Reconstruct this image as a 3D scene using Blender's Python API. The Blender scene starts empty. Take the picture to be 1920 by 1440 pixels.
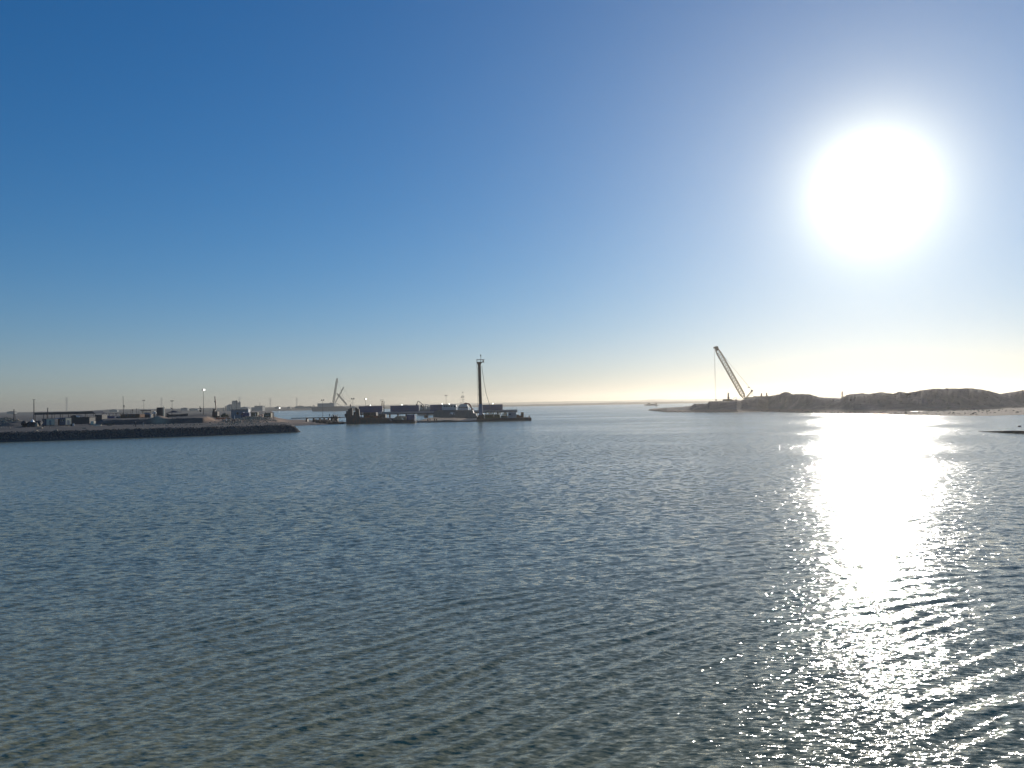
import bpy, bmesh, math, random
import numpy as np
from mathutils import Vector, Matrix
random.seed(7); rng = np.random.default_rng(11)
S = bpy.context.scene
C = S.collection
R = math.radians

# ------------------------------------------------------------------ camera
F_PX = 1442.0                       # focal length in pixels of the 1920 px wide photograph
CAM = Vector((0, 0, 8.0))
PITCH = math.atan(37/F_PX); ROLL = math.atan(0.0185)
fw = Vector((0, math.cos(PITCH), math.sin(PITCH)))
up0 = Vector((0, -math.sin(PITCH), math.cos(PITCH)))
rt = Vector((1, 0, 0))*math.cos(ROLL) - up0*math.sin(ROLL)
up = Vector((1, 0, 0))*math.sin(ROLL) + up0*math.cos(ROLL)
cam_d = bpy.data.cameras.new('camera'); cam = bpy.data.objects.new('camera', cam_d); C.objects.link(cam)
m = Matrix((rt, up, -fw)).transposed().to_4x4(); m.translation = CAM
cam.matrix_world = m
cam_d.sensor_width = 36; cam_d.lens = 36*F_PX/1920
cam_d.clip_start = 0.1; cam_d.clip_end = 40000
S.camera = cam

def ray(px, py):
    return (fw + rt*((px-960)/F_PX) - up*((py-720)/F_PX))
def gp(px, py, z=0.0):              # where a line of sight meets the level z
    d = ray(px, py); t = (z-CAM.z)/d.z
    return CAM + d*t
def vp(px, py, Y):                  # point on a line of sight at forward distance Y
    d = ray(px, py); return CAM + d*(Y/d.y)

# ------------------------------------------------------------------ sky and sun
sd = ray(1637, 352).normalized()
SUN_EL = math.asin(sd.z); SUN_AZ = math.atan2(sd.x, sd.y)
w = bpy.data.worlds.new('World'); S.world = w; w.use_nodes = True
nt = w.node_tree; N = nt.nodes; L = nt.links; N.clear()
out = N.new('ShaderNodeOutputWorld'); bg = N.new('ShaderNodeBackground')
sky = N.new('ShaderNodeTexSky'); sky.sky_type = 'NISHITA'; sky.sun_disc = False
sky.sun_elevation = SUN_EL; sky.sun_rotation = SUN_AZ
sky.altitude = 0; sky.air_density = 1.0; sky.dust_density = 0.08; sky.ozone_density = 5.0
SH_A = 1.16; SH_B = 0.045
bg.inputs['Strength'].default_value = 0.075
# the aureole round the sun itself: forward-scattered light, a function of the angle to the sun
tc = N.new('ShaderNodeTexCoord')
dot = N.new('ShaderNodeVectorMath'); dot.operation = 'DOT_PRODUCT'; dot.inputs[1].default_value = sd
nrm = N.new('ShaderNodeVectorMath'); nrm.operation = 'NORMALIZE'
L.new(tc.outputs['Generated'], nrm.inputs[0]); L.new(nrm.outputs[0], dot.inputs[0])
ac = N.new('ShaderNodeMath'); ac.operation = 'ARCCOSINE'; L.new(dot.outputs['Value'], ac.inputs[0])
def expterm(width, power, amp):
    a = N.new('ShaderNodeMath'); a.operation = 'DIVIDE'; a.inputs[1].default_value = R(width); L.new(ac.outputs[0], a.inputs[0])
    b = N.new('ShaderNodeMath'); b.operation = 'POWER'; b.inputs[1].default_value = power; L.new(a.outputs[0], b.inputs[0])
    c = N.new('ShaderNodeMath'); c.operation = 'MULTIPLY'; c.inputs[1].default_value = -1; L.new(b.outputs[0], c.inputs[0])
    d = N.new('ShaderNodeMath'); d.operation = 'EXPONENT'; L.new(c.outputs[0], d.inputs[0])
    e = N.new('ShaderNodeMath'); e.operation = 'MULTIPLY'; e.inputs[1].default_value = amp; L.new(d.outputs[0], e.inputs[0])
    return e.outputs[0]
t1 = expterm(2.5, 1.22, 30.0); t2 = expterm(10.5, 1.0, 5.2)
ad = N.new('ShaderNodeMath'); ad.operation = 'ADD'; L.new(t1, ad.inputs[0]); L.new(t2, ad.inputs[1])
col = N.new('ShaderNodeVectorMath'); col.operation = 'SCALE'; col.inputs[0].default_value = (1.0, 0.92, 0.62)
L.new(ad.outputs[0], col.inputs['Scale'])
sm = N.new('ShaderNodeVectorMath'); sm.operation = 'ADD'
hs = N.new('ShaderNodeHueSaturation'); hs.inputs['Saturation'].default_value = 1.18; hs.inputs['Value'].default_value = 1.03
L.new(sky.outputs[0], hs.inputs['Color']); 
# soft shoulder on the sky's brightness
sa = N.new('ShaderNodeVectorMath'); sa.operation = 'MULTIPLY_ADD'; sa.inputs[1].default_value = (SH_B,)*3; sa.inputs[2].default_value = (1, 1, 1)
sb_ = N.new('ShaderNodeVectorMath'); sb_.operation = 'DIVIDE'; sc = N.new('ShaderNodeVectorMath'); sc.operation = 'MULTIPLY'; sc.inputs[1].default_value = (SH_A*1.03, SH_A*.985, SH_A*1.11)
L.new(hs.outputs[0], sa.inputs[0]); L.new(hs.outputs[0], sc.inputs[0]); L.new(sc.outputs[0], sb_.inputs[0]); L.new(sa.outputs[0], sb_.inputs[1])
L.new(sb_.outputs[0], sm.inputs[0]); L.new(col.outputs[0], sm.inputs[1])
L.new(sm.outputs[0], bg.inputs['Color']); L.new(bg.outputs[0], out.inputs['Surface'])

sl = bpy.data.lights.new('sun', 'SUN'); sl.energy = 3.0; sl.angle = R(0.5); sl.color = (1.0, 0.93, 0.82)
so = bpy.data.objects.new('sun', sl); C.objects.link(so)
so.rotation_mode = 'QUATERNION'; so.rotation_quaternion = sd.to_track_quat('Z', 'Y')
so.location = (0, 0, 200)

S.view_settings.view_transform = 'Standard'; S.view_settings.look = 'None'
S.view_settings.exposure = 0.13; S.view_settings.gamma = 1.0
S.render.engine = 'CYCLES'
S.cycles.max_bounces = 5; S.cycles.volume_bounces = 0; S.cycles.transparent_max_bounces = 16
S.cycles.caustics_reflective = False; S.cycles.caustics_refractive = False

# ------------------------------------------------------------------ helpers
def new_mat(name):
    m = bpy.data.materials.new(name); m.use_nodes = True
    return m, m.node_tree, m.node_tree.nodes['Principled BSDF']

def link_mesh(name, verts, faces, mat, smooth=False):
    me = bpy.data.meshes.new(name)
    verts = np.asarray(verts, dtype=np.float32); faces = np.asarray(faces, dtype=np.int32)
    me.vertices.add(len(verts)); me.vertices.foreach_set('co', verts.ravel())
    nf, k = faces.shape
    me.loops.add(nf*k); me.loops.foreach_set('vertex_index', faces.ravel())
    me.polygons.add(nf); me.polygons.foreach_set('loop_start', np.arange(0, nf*k, k, dtype=np.int32))
    me.polygons.foreach_set('loop_total', np.full(nf, k, dtype=np.int32))
    me.polygons.foreach_set('use_smooth', np.full(nf, smooth))
    me.update(calc_edges=True)
    me.materials.append(mat)
    o = bpy.data.objects.new(name, me); C.objects.link(o)
    return o
def grid_faces(nr, nc):
    i = np.arange(nr-1)[:, None]*nc + np.arange(nc-1)[None, :]
    return np.stack([i, i+1, i+nc+1, i+nc], -1).reshape(-1, 4)

# ------------------------------------------------------------------ water
def build_water():
    th_mid = np.linspace(R(-44), R(44), 1000)
    th = np.concatenate([np.linspace(-math.pi, R(-44), 40)[:-1], th_mid, np.linspace(R(44), math.pi, 40)[1:]])
    r = [6.0]
    while r[-1] < 260: r.append(r[-1] + max(0.035, r[-1]**2/6150*1.05))
    while r[-1] < 12000: r.append(r[-1]*1.08)
    r = np.array(r); r = np.concatenate([[0.5], r])
    RR, TT = np.meshgrid(r, th, indexing='ij')
    X = RR*np.sin(TT); Y = RR*np.cos(TT)
    pitch = np.maximum(0.035, RR**2/6150)
    Z = np.zeros_like(X); tot = 0; lost = np.zeros_like(X)
    act = (np.abs(TT) < R(44.01)) & (RR < 300)
    # patches of rougher and calmer water
    def lf(scale, n=10):
        a = np.zeros_like(X)
        for _ in range(n):
            an = rng.uniform(0, 2*math.pi); k = 2*math.pi/scale*rng.uniform(.6, 1.6)
            a += np.sin(k*(X*math.cos(an)+Y*math.sin(an)) + rng.uniform(0, 6.28))
        return a/math.sqrt(n/2)
    mod = [np.clip(0.70+0.48*lf(s), .05, 1.8) for s in (9, 14, 22)]
    warp = 0.14*lf(9) + .05*lf(3)
    comps = []
    for i in range(14):                         # ring waves of a wake, spreading from beside the ship
        lam = 0.75*(1.5/0.75)**rng.uniform(0, 1); comps.append(('ring', lam, 0.025*lam/6.283))
    for i in range(16):
        lam = 0.30*(0.85/0.30)**rng.uniform(0, 1); comps.append(('ring', lam, 0.026*lam/6.283))
    for i in range(4):
        lam = rng.uniform(3, 6); comps.append(('ring', lam, 0.005*lam/6.283))
    for i in range(22):                         # wind ripples running roughly towards the camera
        lam = 0.2*(0.8/0.2)**rng.uniform(0, 1); comps.append(('plane', lam, 0.005*lam/6.283))
    for i, (kind, lam, amp) in enumerate(comps):
        k = 2*math.pi/lam; ph = rng.uniform(0, 6.28)
        fade = np.clip(1.7-3.2*pitch/lam, 0, 1)
        if kind == 'ring':
            cx = 36+rng.normal()*3; cy = -17+rng.normal()*3
            D = np.hypot(X-cx, Y-cy)
            phase = k*(D + warp*min(1.0, lam)) + ph
        else:
            an = R(-100)+rng.normal()*R(16)
            phase = k*(X*math.cos(an)+Y*math.sin(an) + warp*.5*lam) + ph
        s = np.sin(phase)
        s = (np.exp(1.25*s)-1.43)*.62               # narrow crests, wide troughs
        Z += np.where(act, amp*s*fade*mod[i % 3], 0)
        lost += (amp*k)**2*(1-fade); tot += (amp*k)**2
    lost = np.sqrt(lost/tot); lost = np.where(act, lost, 1.0)
    o = link_mesh('water', np.stack([X, Y, Z], -1).reshape(-1, 3), grid_faces(len(r), len(th))[:, ::-1], water_mat(), True)
    a = o.data.attributes.new('fine', 'FLOAT', 'POINT'); a.data.foreach_set('value', lost.astype(np.float32).ravel())
    o['kind'] = 'structure'
    return o

def water_mat():
    m, t, b = new_mat('water'); n = t.nodes; l = t.links
    b.inputs['Base Color'].default_value = (0.295, 0.28, 0.150, 1)
    b.inputs['Roughness'].default_value = 0.07; b.inputs['IOR'].default_value = 1.333
    geo = n.new('ShaderNodeNewGeometry'); at = n.new('ShaderNodeAttribute'); at.attribute_name = 'fine'
    def slopes(scale, stretch, rot, detail, rough):
        mp = n.new('ShaderNodeMapping'); mp.inputs['Rotation'].default_value = (0, 0, rot); mp.inputs['Scale'].default_value = (1/stretch, 1, 1)
        l.new(geo.outputs['Position'], mp.inputs[0])
        nz = n.new('ShaderNodeTexNoise'); nz.inputs['Scale'].default_value = scale; nz.inputs['Detail'].default_value = detail
        nz.inputs['Roughness'].default_value = rough
        l.new(mp.outputs[0], nz.inputs['Vector'])
        s = n.new('ShaderNodeVectorMath'); s.operation = 'SUBTRACT'; s.inputs[1].default_value = (.5, .5, .5)
        l.new(nz.outputs['Color'], s.inputs[0])
        return s.outputs[0]
    def scale(v, f):
        s = n.new('ShaderNodeVectorMath'); s.operation = 'SCALE'; l.new(v, s.inputs[0])
        if isinstance(f, float): s.inputs['Scale'].default_value = f
        else: l.new(f, s.inputs['Scale'])
        return s.outputs[0]
    def add(a, c):
        s = n.new('ShaderNodeVectorMath'); s.operation = 'ADD'; l.new(a, s.inputs[0]); l.new(c, s.inputs[1]); return s.outputs[0]
    def mul(a, f):
        s = n.new('ShaderNodeMath'); s.operation = 'MULTIPLY'; l.new(a, s.inputs[0])
        if isinstance(f, float): s.inputs[1].default_value = f
        else: l.new(f, s.inputs[1])
        return s.outputs[0]
    def lat(v, k):
        s = n.new('ShaderNodeVectorMath'); s.operation = 'MULTIPLY'; s.inputs[1].default_value = (k, 1, 1); l.new(v, s.inputs[0]); return s.outputs[0]
    def near(v):
        s = n.new('ShaderNodeMapRange'); s.inputs['To Min'].default_value = 1.0; s.inputs['To Max'].default_value = .38; l.new(v, s.inputs['Value']); return s.outputs[0]
    small = slopes(8.0, 2.6, R(24), 3.0, .7)
    big = slopes(3.0, 2.2, R(8), 5.0, .72)
    # long patches of calm and ruffled water
    mp = n.new('ShaderNodeMapping'); mp.inputs['Scale'].default_value = (.008, .022, 1); mp.inputs['Rotation'].default_value = (0, 0, R(20))
    l.new(geo.outputs['Position'], mp.inputs[0])
    pn = n.new('ShaderNodeTexNoise'); pn.inputs['Scale'].default_value = 1.0; pn.inputs['Detail'].default_value = 4; l.new(mp.outputs[0], pn.inputs['Vector'])
    mr = n.new('ShaderNodeMapRange'); l.new(pn.outputs['Fac'], mr.inputs['Value'])
    mr.inputs['From Min'].default_value = .38; mr.inputs['From Max'].default_value = .58; mr.inputs['To Min'].default_value = .70; mr.inputs['To Max'].default_value = 1.15
    patch = mr.outputs[0]
    tot = add(lat(scale(small, mul(near(at.outputs['Fac']), SMALL)), 1.35), lat(scale(big, mul(mul(at.outputs['Fac'], BIG), patch)), .8))
    fl = n.new('ShaderNodeVectorMath'); fl.operation = 'MULTIPLY'; fl.inputs[1].default_value = (1, 1, 0); l.new(tot, fl.inputs[0])
    nn = n.new('ShaderNodeVectorMath'); nn.operation = 'NORMALIZE'
    sky_tilt = n.new('ShaderNodeVectorMath'); sky_tilt.operation = 'SCALE'; sky_tilt.inputs[0].default_value = (0, -.035, 0); l.new(at.outputs['Fac'], sky_tilt.inputs['Scale'])   # far normals tilted so the water mirrors sky above the dark structures
    l.new(add(add(geo.outputs['Normal'], sky_tilt.outputs[0]), fl.outputs[0]), nn.inputs[0])
    l.new(nn.outputs[0], b.inputs['Normal'])
    # unresolved ripples far out act as microscopic roughness
    sq = mul(at.outputs['Fac'], patch)
    rr = n.new('ShaderNodeMapRange'); rr.inputs['From Min'].default_value = .55; rr.inputs['From Max'].default_value = 1.0; rr.inputs['To Min'].default_value = .07; rr.inputs['To Max'].default_value = .16
    l.new(sq, rr.inputs['Value']); l.new(rr.outputs[0], b.inputs['Roughness'])
    return m
SMALL = 1.15; BIG = 1.5
build_water()

# ------------------------------------------------------------------ building kit
def mat(name, col, rough=0.8, metal=0.0, var=0.25, scale=1.5, emit=None, rust=0.0, bump=0.0):
    m, t, b = new_mat(name)
    b.inputs['Roughness'].default_value = rough; b.inputs['Metallic'].default_value = metal
    if emit:
        b.inputs['Emission Color'].default_value = (*col, 1); b.inputs['Emission Strength'].default_value = emit
        b.inputs['Base Color'].default_value = (*col, 1); return m
    g = t.nodes.new('ShaderNodeNewGeometry')
    nz = t.nodes.new('ShaderNodeTexNoise'); nz.inputs['Scale'].default_value = scale; nz.inputs['Detail'].default_value = 5; nz.inputs['Roughness'].default_value = .65
    t.links.new(g.outputs['Position'], nz.inputs['Vector'])
    r = t.nodes.new('ShaderNodeMapRange'); r.inputs['From Min'].default_value = .3; r.inputs['From Max'].default_value = .7
    r.inputs['To Min'].default_value = 1-var; r.inputs['To Max'].default_value = 1+var
    t.links.new(nz.outputs['Fac'], r.inputs['Value'])
    s = t.nodes.new('ShaderNodeVectorMath'); s.operation = 'SCALE'; s.inputs[0].default_value = col; t.links.new(r.outputs[0], s.inputs['Scale'])
    src = s.outputs[0]
    if rust:
        n2 = t.nodes.new('ShaderNodeTexNoise'); n2.inputs['Scale'].default_value = .9; n2.inputs['Detail'].default_value = 6
        mp = t.nodes.new('ShaderNodeMapping'); mp.inputs['Scale'].default_value = (2, 2, .5); t.links.new(g.outputs['Position'], mp.inputs[0]); t.links.new(mp.outputs[0], n2.inputs['Vector'])
        r2 = t.nodes.new('ShaderNodeMapRange'); r2.inputs['From Min'].default_value = .5; r2.inputs['From Max'].default_value = .62; r2.inputs['To Max'].default_value = rust
        t.links.new(n2.outputs['Fac'], r2.inputs['Value'])
        mx = t.nodes.new('ShaderNodeMix'); mx.data_type = 'RGBA'; t.links.new(r2.outputs[0], mx.inputs['Factor'])
        t.links.new(src, mx.inputs[6]); mx.inputs[7].default_value = (.17, .075, .035, 1); src = mx.outputs[2]
    t.links.new(src, b.inputs['Base Color'])
    if bump:
        bp = t.nodes.new('ShaderNodeBump'); bp.inputs['Strength'].default_value = 1; bp.inputs['Distance'].default_value = bump
        t.links.new(nz.outputs['Fac'], bp.inputs['Height']); t.links.new(bp.outputs[0], b.inputs['Normal'])
    return m
M = dict(
 dark=mat('weathered_dark_steel', (.03, .029, .031), .6, 0, .3, 1.2, rust=.5),
 hull=mat('black_hull_paint', (.032, .031, .035), .55, 0, .3, .8, rust=.35),
 grey=mat('grey_paint', (.24, .25, .26), .6, 0, .15, 1),
 lgrey=mat('pale_grey_paint', (.45, .46, .46), .6, 0, .12, 1),
 white=mat('white_paint', (.78, .76, .72), .5, 0, .08, 1),
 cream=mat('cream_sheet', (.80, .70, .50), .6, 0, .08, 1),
 blue=mat('navy_container_paint', (.015, .048, .15), .5, 0, .2, 1.2, rust=.15),
 sblue=mat('faded_blue_paint', (.07, .14, .25), .5, 0, .2, 1.2, rust=.2),
 green=mat('olive_machine_paint', (.12, .115, .06), .6, 0, .3, 2, rust=.4),
 red=mat('dark_red_paint', (.17, .025, .025), .5, 0, .2, 1),
 orange=mat('orange_paint', (.42, .11, .04), .5, 0, .2, 1),
 rust=mat('rusty_steel', (.16, .08, .045), .85, 0, .4, 2),
 glass=mat('dark_window_glass', (.015, .018, .022), .12, 0, .1, 1),
 wood=mat('weathered_timber', (.13, .10, .075), .9, 0, .3, 2),
 roof=mat('dark_sheet_roof', (.034, .034, .038), .6, 0, .2, 1),

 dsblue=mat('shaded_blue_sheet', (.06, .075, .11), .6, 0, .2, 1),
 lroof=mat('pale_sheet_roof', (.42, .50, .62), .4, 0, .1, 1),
 yellow=mat('crane_yellow_brown', (.28, .22, .14), .6, 0, .2, 1, rust=.3),
 far=mat('distant_steel', (.17, .18, .17), .8, 0, .1, .1),
 farw=mat('distant_concrete', (.30, .31, .29), .8, 0, .1, .05),
 lamp=mat('lit_lamp_glass', (1.0, .97, .90), .3, emit=5.0),
 rubber=mat('black_rubber', (.02, .02, .02), .9),
 cloth=mat('dark_work_clothes', (.03, .032, .04), .9),
 orangecloth=mat('orange_work_clothes', (.35, .10, .03), .9),
 skin=mat('skin', (.30, .17, .11), .6),
 concrete=mat('broken_concrete', (.36, .30, .22), .9, 0, .35, 3),
)
class MB:
    def __init__(s): s.v = []; s.f = []
    def add(s, vs, fs):
        n = len(s.v); s.v += [tuple(p) for p in vs]; s.f += [tuple(i+n for i in f) for f in fs]; return s
    def box(s, x0, x1, y0, y1, z0, z1):
        return s.add([(x, y, z) for x in (x0, x1) for y in (y0, y1) for z in (z0, z1)],
            [(0, 1, 3, 2), (4, 6, 7, 5), (0, 4, 5, 1), (2, 3, 7, 6), (0, 2, 6, 4), (1, 5, 7, 3)])
    def bevbox(s, x0, x1, y0, y1, z0, z1, b=.06):
        p = [(x0+b, y0), (x1-b, y0), (x1, y0+b), (x1, y1-b), (x1-b, y1), (x0+b, y1), (x0, y1-b), (x0, y0+b)]
        q = [(x0+2*b, y0+b), (x1-2*b, y0+b), (x1-b, y0+2*b), (x1-b, y1-2*b), (x1-2*b, y1-b), (x0+2*b, y1-b), (x0+b, y1-2*b), (x0+b, y0+2*b)]
        vs = [(a, c, z0) for a, c in p]+[(a, c, z1-b) for a, c in p]+[(a, c, z1) for a, c in q]
        fs = [tuple(range(7, -1, -1)), tuple(range(16, 24))]
        for k in (0, 8): fs += [(k+i, k+(i+1) % 8, k+8+(i+1) % 8, k+8+i) for i in range(8)]
        return s.add(vs, fs)
    def prism(s, poly, y0, y1):        # polygon in x,z pushed along y
        n = len(poly)
        vs = [(a, y0, c) for a, c in poly]+[(a, y1, c) for a, c in poly]
        return s.add(vs, [tuple(range(n)), tuple(range(2*n-1, n-1, -1))]+[(i, n+i, n+(i+1) % n, (i+1) % n) for i in range(n)])
    def slab(s, poly, z0, z1):         # polygon in x,y pushed along z
        n = len(poly)
        vs = [(a, c, z0) for a, c in poly]+[(a, c, z1) for a, c in poly]
        return s.add(vs, [tuple(range(n-1, -1, -1)), tuple(range(n, 2*n))]+[(i, (i+1) % n, n+(i+1) % n, n+i) for i in range(n)])
    def tube(s, p0, p1, r0, r1=None, n=6):
        r1 = r0 if r1 is None else r1
        p0 = Vector(p0); p1 = Vector(p1); d = (p1-p0).normalized()
        a = d.orthogonal().normalized(); b = d.cross(a)
        vs = []
        for p, r in ((p0, r0), (p1, r1)):
            vs += [tuple(p+(a*math.cos(2*math.pi*i/n)+b*math.sin(2*math.pi*i/n))*r) for i in range(n)]
        return s.add(vs, [(i, (i+1) % n, n+(i+1) % n, n+i) for i in range(n)]+[tuple(range(n-1, -1, -1)), tuple(range(n, 2*n))])
    def ball(s, c, r, n=8, sz=1.0):
        c = Vector(c); prev = None
        for i in range(n//2):
            a0 = math.pi*i/(n//2)-math.pi/2; a1 = math.pi*(i+1)/(n//2)-math.pi/2
            s.tube(c+Vector((0, 0, r*sz*math.sin(a0))), c+Vector((0, 0, r*sz*math.sin(a1))), max(.01*r, r*math.cos(a0)), max(.01*r, r*math.cos(a1)), n)
        return s
    def lattice(s, p0, p1, w, panels, r, taper=.12, wy=None):   # four chords and lacing
        p0 = Vector(p0); p1 = Vector(p1); d = (p1-p0); Ld = d.length; d.normalize(); wy = wy or w
        side = Vector((d.z, 0, -d.x)).normalized() if abs(d.x)+abs(d.z) > .01 else Vector((1, 0, 0))
        dep = d.cross(side)
        def ring(t):
            k = min(1, .18+t/taper*.82, .30+(1-t)/(taper*.7)*.70)
            c = p0+d*(Ld*t)
            return [c+side*(a*w*k/2)+dep*(b*wy*k/2) for a, b in ((-1, -1), (1, -1), (1, 1), (-1, 1))]
        rs = [ring(i/panels) for i in range(panels+1)]
        for i in range(panels):
            for k in range(4):
                s.tube(rs[i][k], rs[i+1][k], r*1.5, n=4)
                s.tube(rs[i][k], rs[i+1][(k+1) % 4], r, n=3)
                s.tube(rs[i+1][k], rs[i+1][(k+1) % 4], r, n=3)
        return s
def part(name, mb, material, parent=None, smooth=False):
    me = bpy.data.meshes.new(name); me.from_pydata(mb.v, [], mb.f); me.update()
    me.materials.append(M[material] if isinstance(material, str) else material)
    if smooth: me.polygons.foreach_set('use_smooth', [True]*len(me.polygons))
    o = bpy.data.objects.new(name, me); C.objects.link(o)
    if parent: o.parent = parent
    return o
def tag(o, label, cat, group=None, kind=None):
    o['label'] = label; o['category'] = cat
    if group: o['group'] = group
    if kind: o['kind'] = kind
    return o
def thing(name, label, cat, loc=(0, 0, 0), rz=0, group=None):
    o = bpy.data.objects.new(name, None); C.objects.link(o); o.location = loc; o.rotation_euler = (0, 0, rz); o.empty_display_size = .5
    return tag(o, label, cat, group)
def single(name, mb, material, label, cat, loc, rz=0, group=None, smooth=False):
    o = part(name, mb, material, None, smooth); o.location = loc; o.rotation_euler = (0, 0, rz); return tag(o, label, cat, group)
def copy_tree(o, parent=None):
    c = o.copy(); C.objects.link(c); c.parent = parent
    for ch in list(o.children): copy_tree(ch, c)
    return c
class Site:                            # a spot at forward distance Y; converts heights and widths read off the photo to metres
    def __init__(s, px, Y, z=0.0, py=760):
        p = vp(px, py, Y); s.Y = Y; s.z = z; s.x = p.x; s.loc = (p.x, Y, z); s.k = Y/F_PX
    def X(s, px): return (px-960)*s.k - s.x + 0.0
    def Z(s, py, px): return vp(px, py, s.Y).z - s.z
def hy(px): return 757-0.0185*(px-960)
def proj_u(X, Y): return 960+F_PX*X/Y

# ------------------------------------------------------------------ terrain
def sdist(P, poly):                    # signed distance to a closed outline, positive inside
    P = P.reshape(-1, 2); d = np.full(len(P), 1e9); ins = np.zeros(len(P), bool)
    n = len(poly)
    for i in range(n):
        a = np.array(poly[i]); b = np.array(poly[(i+1) % n]); ab = b-a
        t = np.clip(((P-a)@ab)/(ab@ab), 0, 1); d = np.minimum(d, np.hypot(*(P-a-t[:, None]*ab).T))
        c = ((a[1] > P[:, 1]) != (b[1] > P[:, 1]))
        with np.errstate(divide='ignore', invalid='ignore'):
            xi = (b[0]-a[0])*(P[:, 1]-a[1])/(b[1]-a[1])+a[0]
        ins ^= c & (P[:, 0] < xi)
    return np.where(ins, d, -d)
def vnoise(X, Y, scale, octaves=4, seed=0, rough=.5):
    r = np.random.default_rng(seed); out = np.zeros_like(X); amp = 1; tot = 0
    for o in range(octaves):
        T = r.uniform(-1, 1, (64, 64)); u = X/scale*(2**o)+r.uniform(0, 50); v = Y/scale*(2**o)+r.uniform(0, 50)
        i = np.floor(u).astype(int); j = np.floor(v).astype(int); fu = u-i; fv = v-j; fu = fu*fu*(3-2*fu); fv = fv*fv*(3-2*fv)
        g = lambda a, b: T[a % 64, b % 64]
        out += amp*((g(i, j)*(1-fu)+g(i+1, j)*fu)*(1-fv)+(g(i, j+1)*(1-fu)+g(i+1, j+1)*fu)*fv); tot += amp; amp *= rough
    return out/tot
def ss(a, b, x): t = np.clip((x-a)/(b-a), 0, 1); return t*t*(3-2*t)
def G(px, py, z=0): p = gp(px, py, z); return (p.x, p.y)

def ground_mat(name, cols, scale=.25, bump=.15, rough=.9, high=None, sandy=False):
    m, t, b = new_mat(name); b.inputs['Roughness'].default_value = rough
    g = t.nodes.new('ShaderNodeNewGeometry'); nz = t.nodes.new('ShaderNodeTexNoise'); nz.inputs['Scale'].default_value = scale
    nz.inputs['Detail'].default_value = 9; nz.inputs['Roughness'].default_value = .68; t.links.new(g.outputs['Position'], nz.inputs['Vector'])
    cr = t.nodes.new('ShaderNodeValToRGB'); e = cr.color_ramp.elements
    e[0].position = .36; e[0].color = (*cols[0], 1); e[1].position = .66; e[1].color = (*cols[-1], 1)
    for i, c in enumerate(cols[1:-1]): k = e.new(.36+.30*(i+1)/(len(cols)-1)); k.color = (*c, 1)
    t.links.new(nz.outputs['Fac'], cr.inputs['Fac']); src = cr.outputs['Color']
    if sandy:
        sa_ = t.nodes.new('ShaderNodeAttribute'); sa_.attribute_name = 'sandy'
        c2 = t.nodes.new('ShaderNodeValToRGB'); e2 = c2.color_ramp.elements; e2[0].position = .38; e2[0].color = (.40, .20, .10, 1); e2[1].position = .64; e2[1].color = (.70, .46, .27, 1)
        n3 = t.nodes.new('ShaderNodeTexNoise'); n3.inputs['Scale'].default_value = .09; n3.inputs['Detail'].default_value = 8; mp3 = t.nodes.new('ShaderNodeMapping'); mp3.inputs['Scale'].default_value = (.5, 1, 1)
        t.links.new(g.outputs['Position'], mp3.inputs[0]); t.links.new(mp3.outputs[0], n3.inputs['Vector']); t.links.new(n3.outputs['Fac'], c2.inputs['Fac'])
        mx = t.nodes.new('ShaderNodeMix'); mx.data_type = 'RGBA'; t.links.new(sa_.outputs['Fac'], mx.inputs['Factor']); t.links.new(src, mx.inputs[6]); t.links.new(c2.outputs['Color'], mx.inputs[7]); src = mx.outputs[2]
    if high:                           # weathered band below a height: wet dark toe
        sp = t.nodes.new('ShaderNodeSeparateXYZ'); t.links.new(g.outputs['Position'], sp.inputs[0])
        r = t.nodes.new('ShaderNodeMapRange'); r.inputs['From Min'].default_value = high[0]; r.inputs['From Max'].default_value = high[1]
        t.links.new(sp.outputs['Z'], r.inputs['Value'])
        mx = t.nodes.new('ShaderNodeMix'); mx.data_type = 'RGBA'; t.links.new(r.outputs[0], mx.inputs['Factor']); mx.inputs[6].default_value = (*high[2], 1)
        t.links.new(src, mx.inputs[7]); src = mx.outputs[2]
    t.links.new(src, b.inputs['Base Color'])
    n2 = t.nodes.new('ShaderNodeTexNoise'); n2.inputs['Scale'].default_value = scale*8; n2.inputs['Detail'].default_value = 6; t.links.new(g.outputs['Position'], n2.inputs['Vector'])
    bp = t.nodes.new('ShaderNodeBump'); bp.inputs['Distance'].default_value = bump; bp.inputs['Strength'].default_value = 1
    t.links.new(n2.outputs['Fac'], bp.inputs['Height']); t.links.new(bp.outputs[0], b.inputs['Normal'])
    return m

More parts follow.
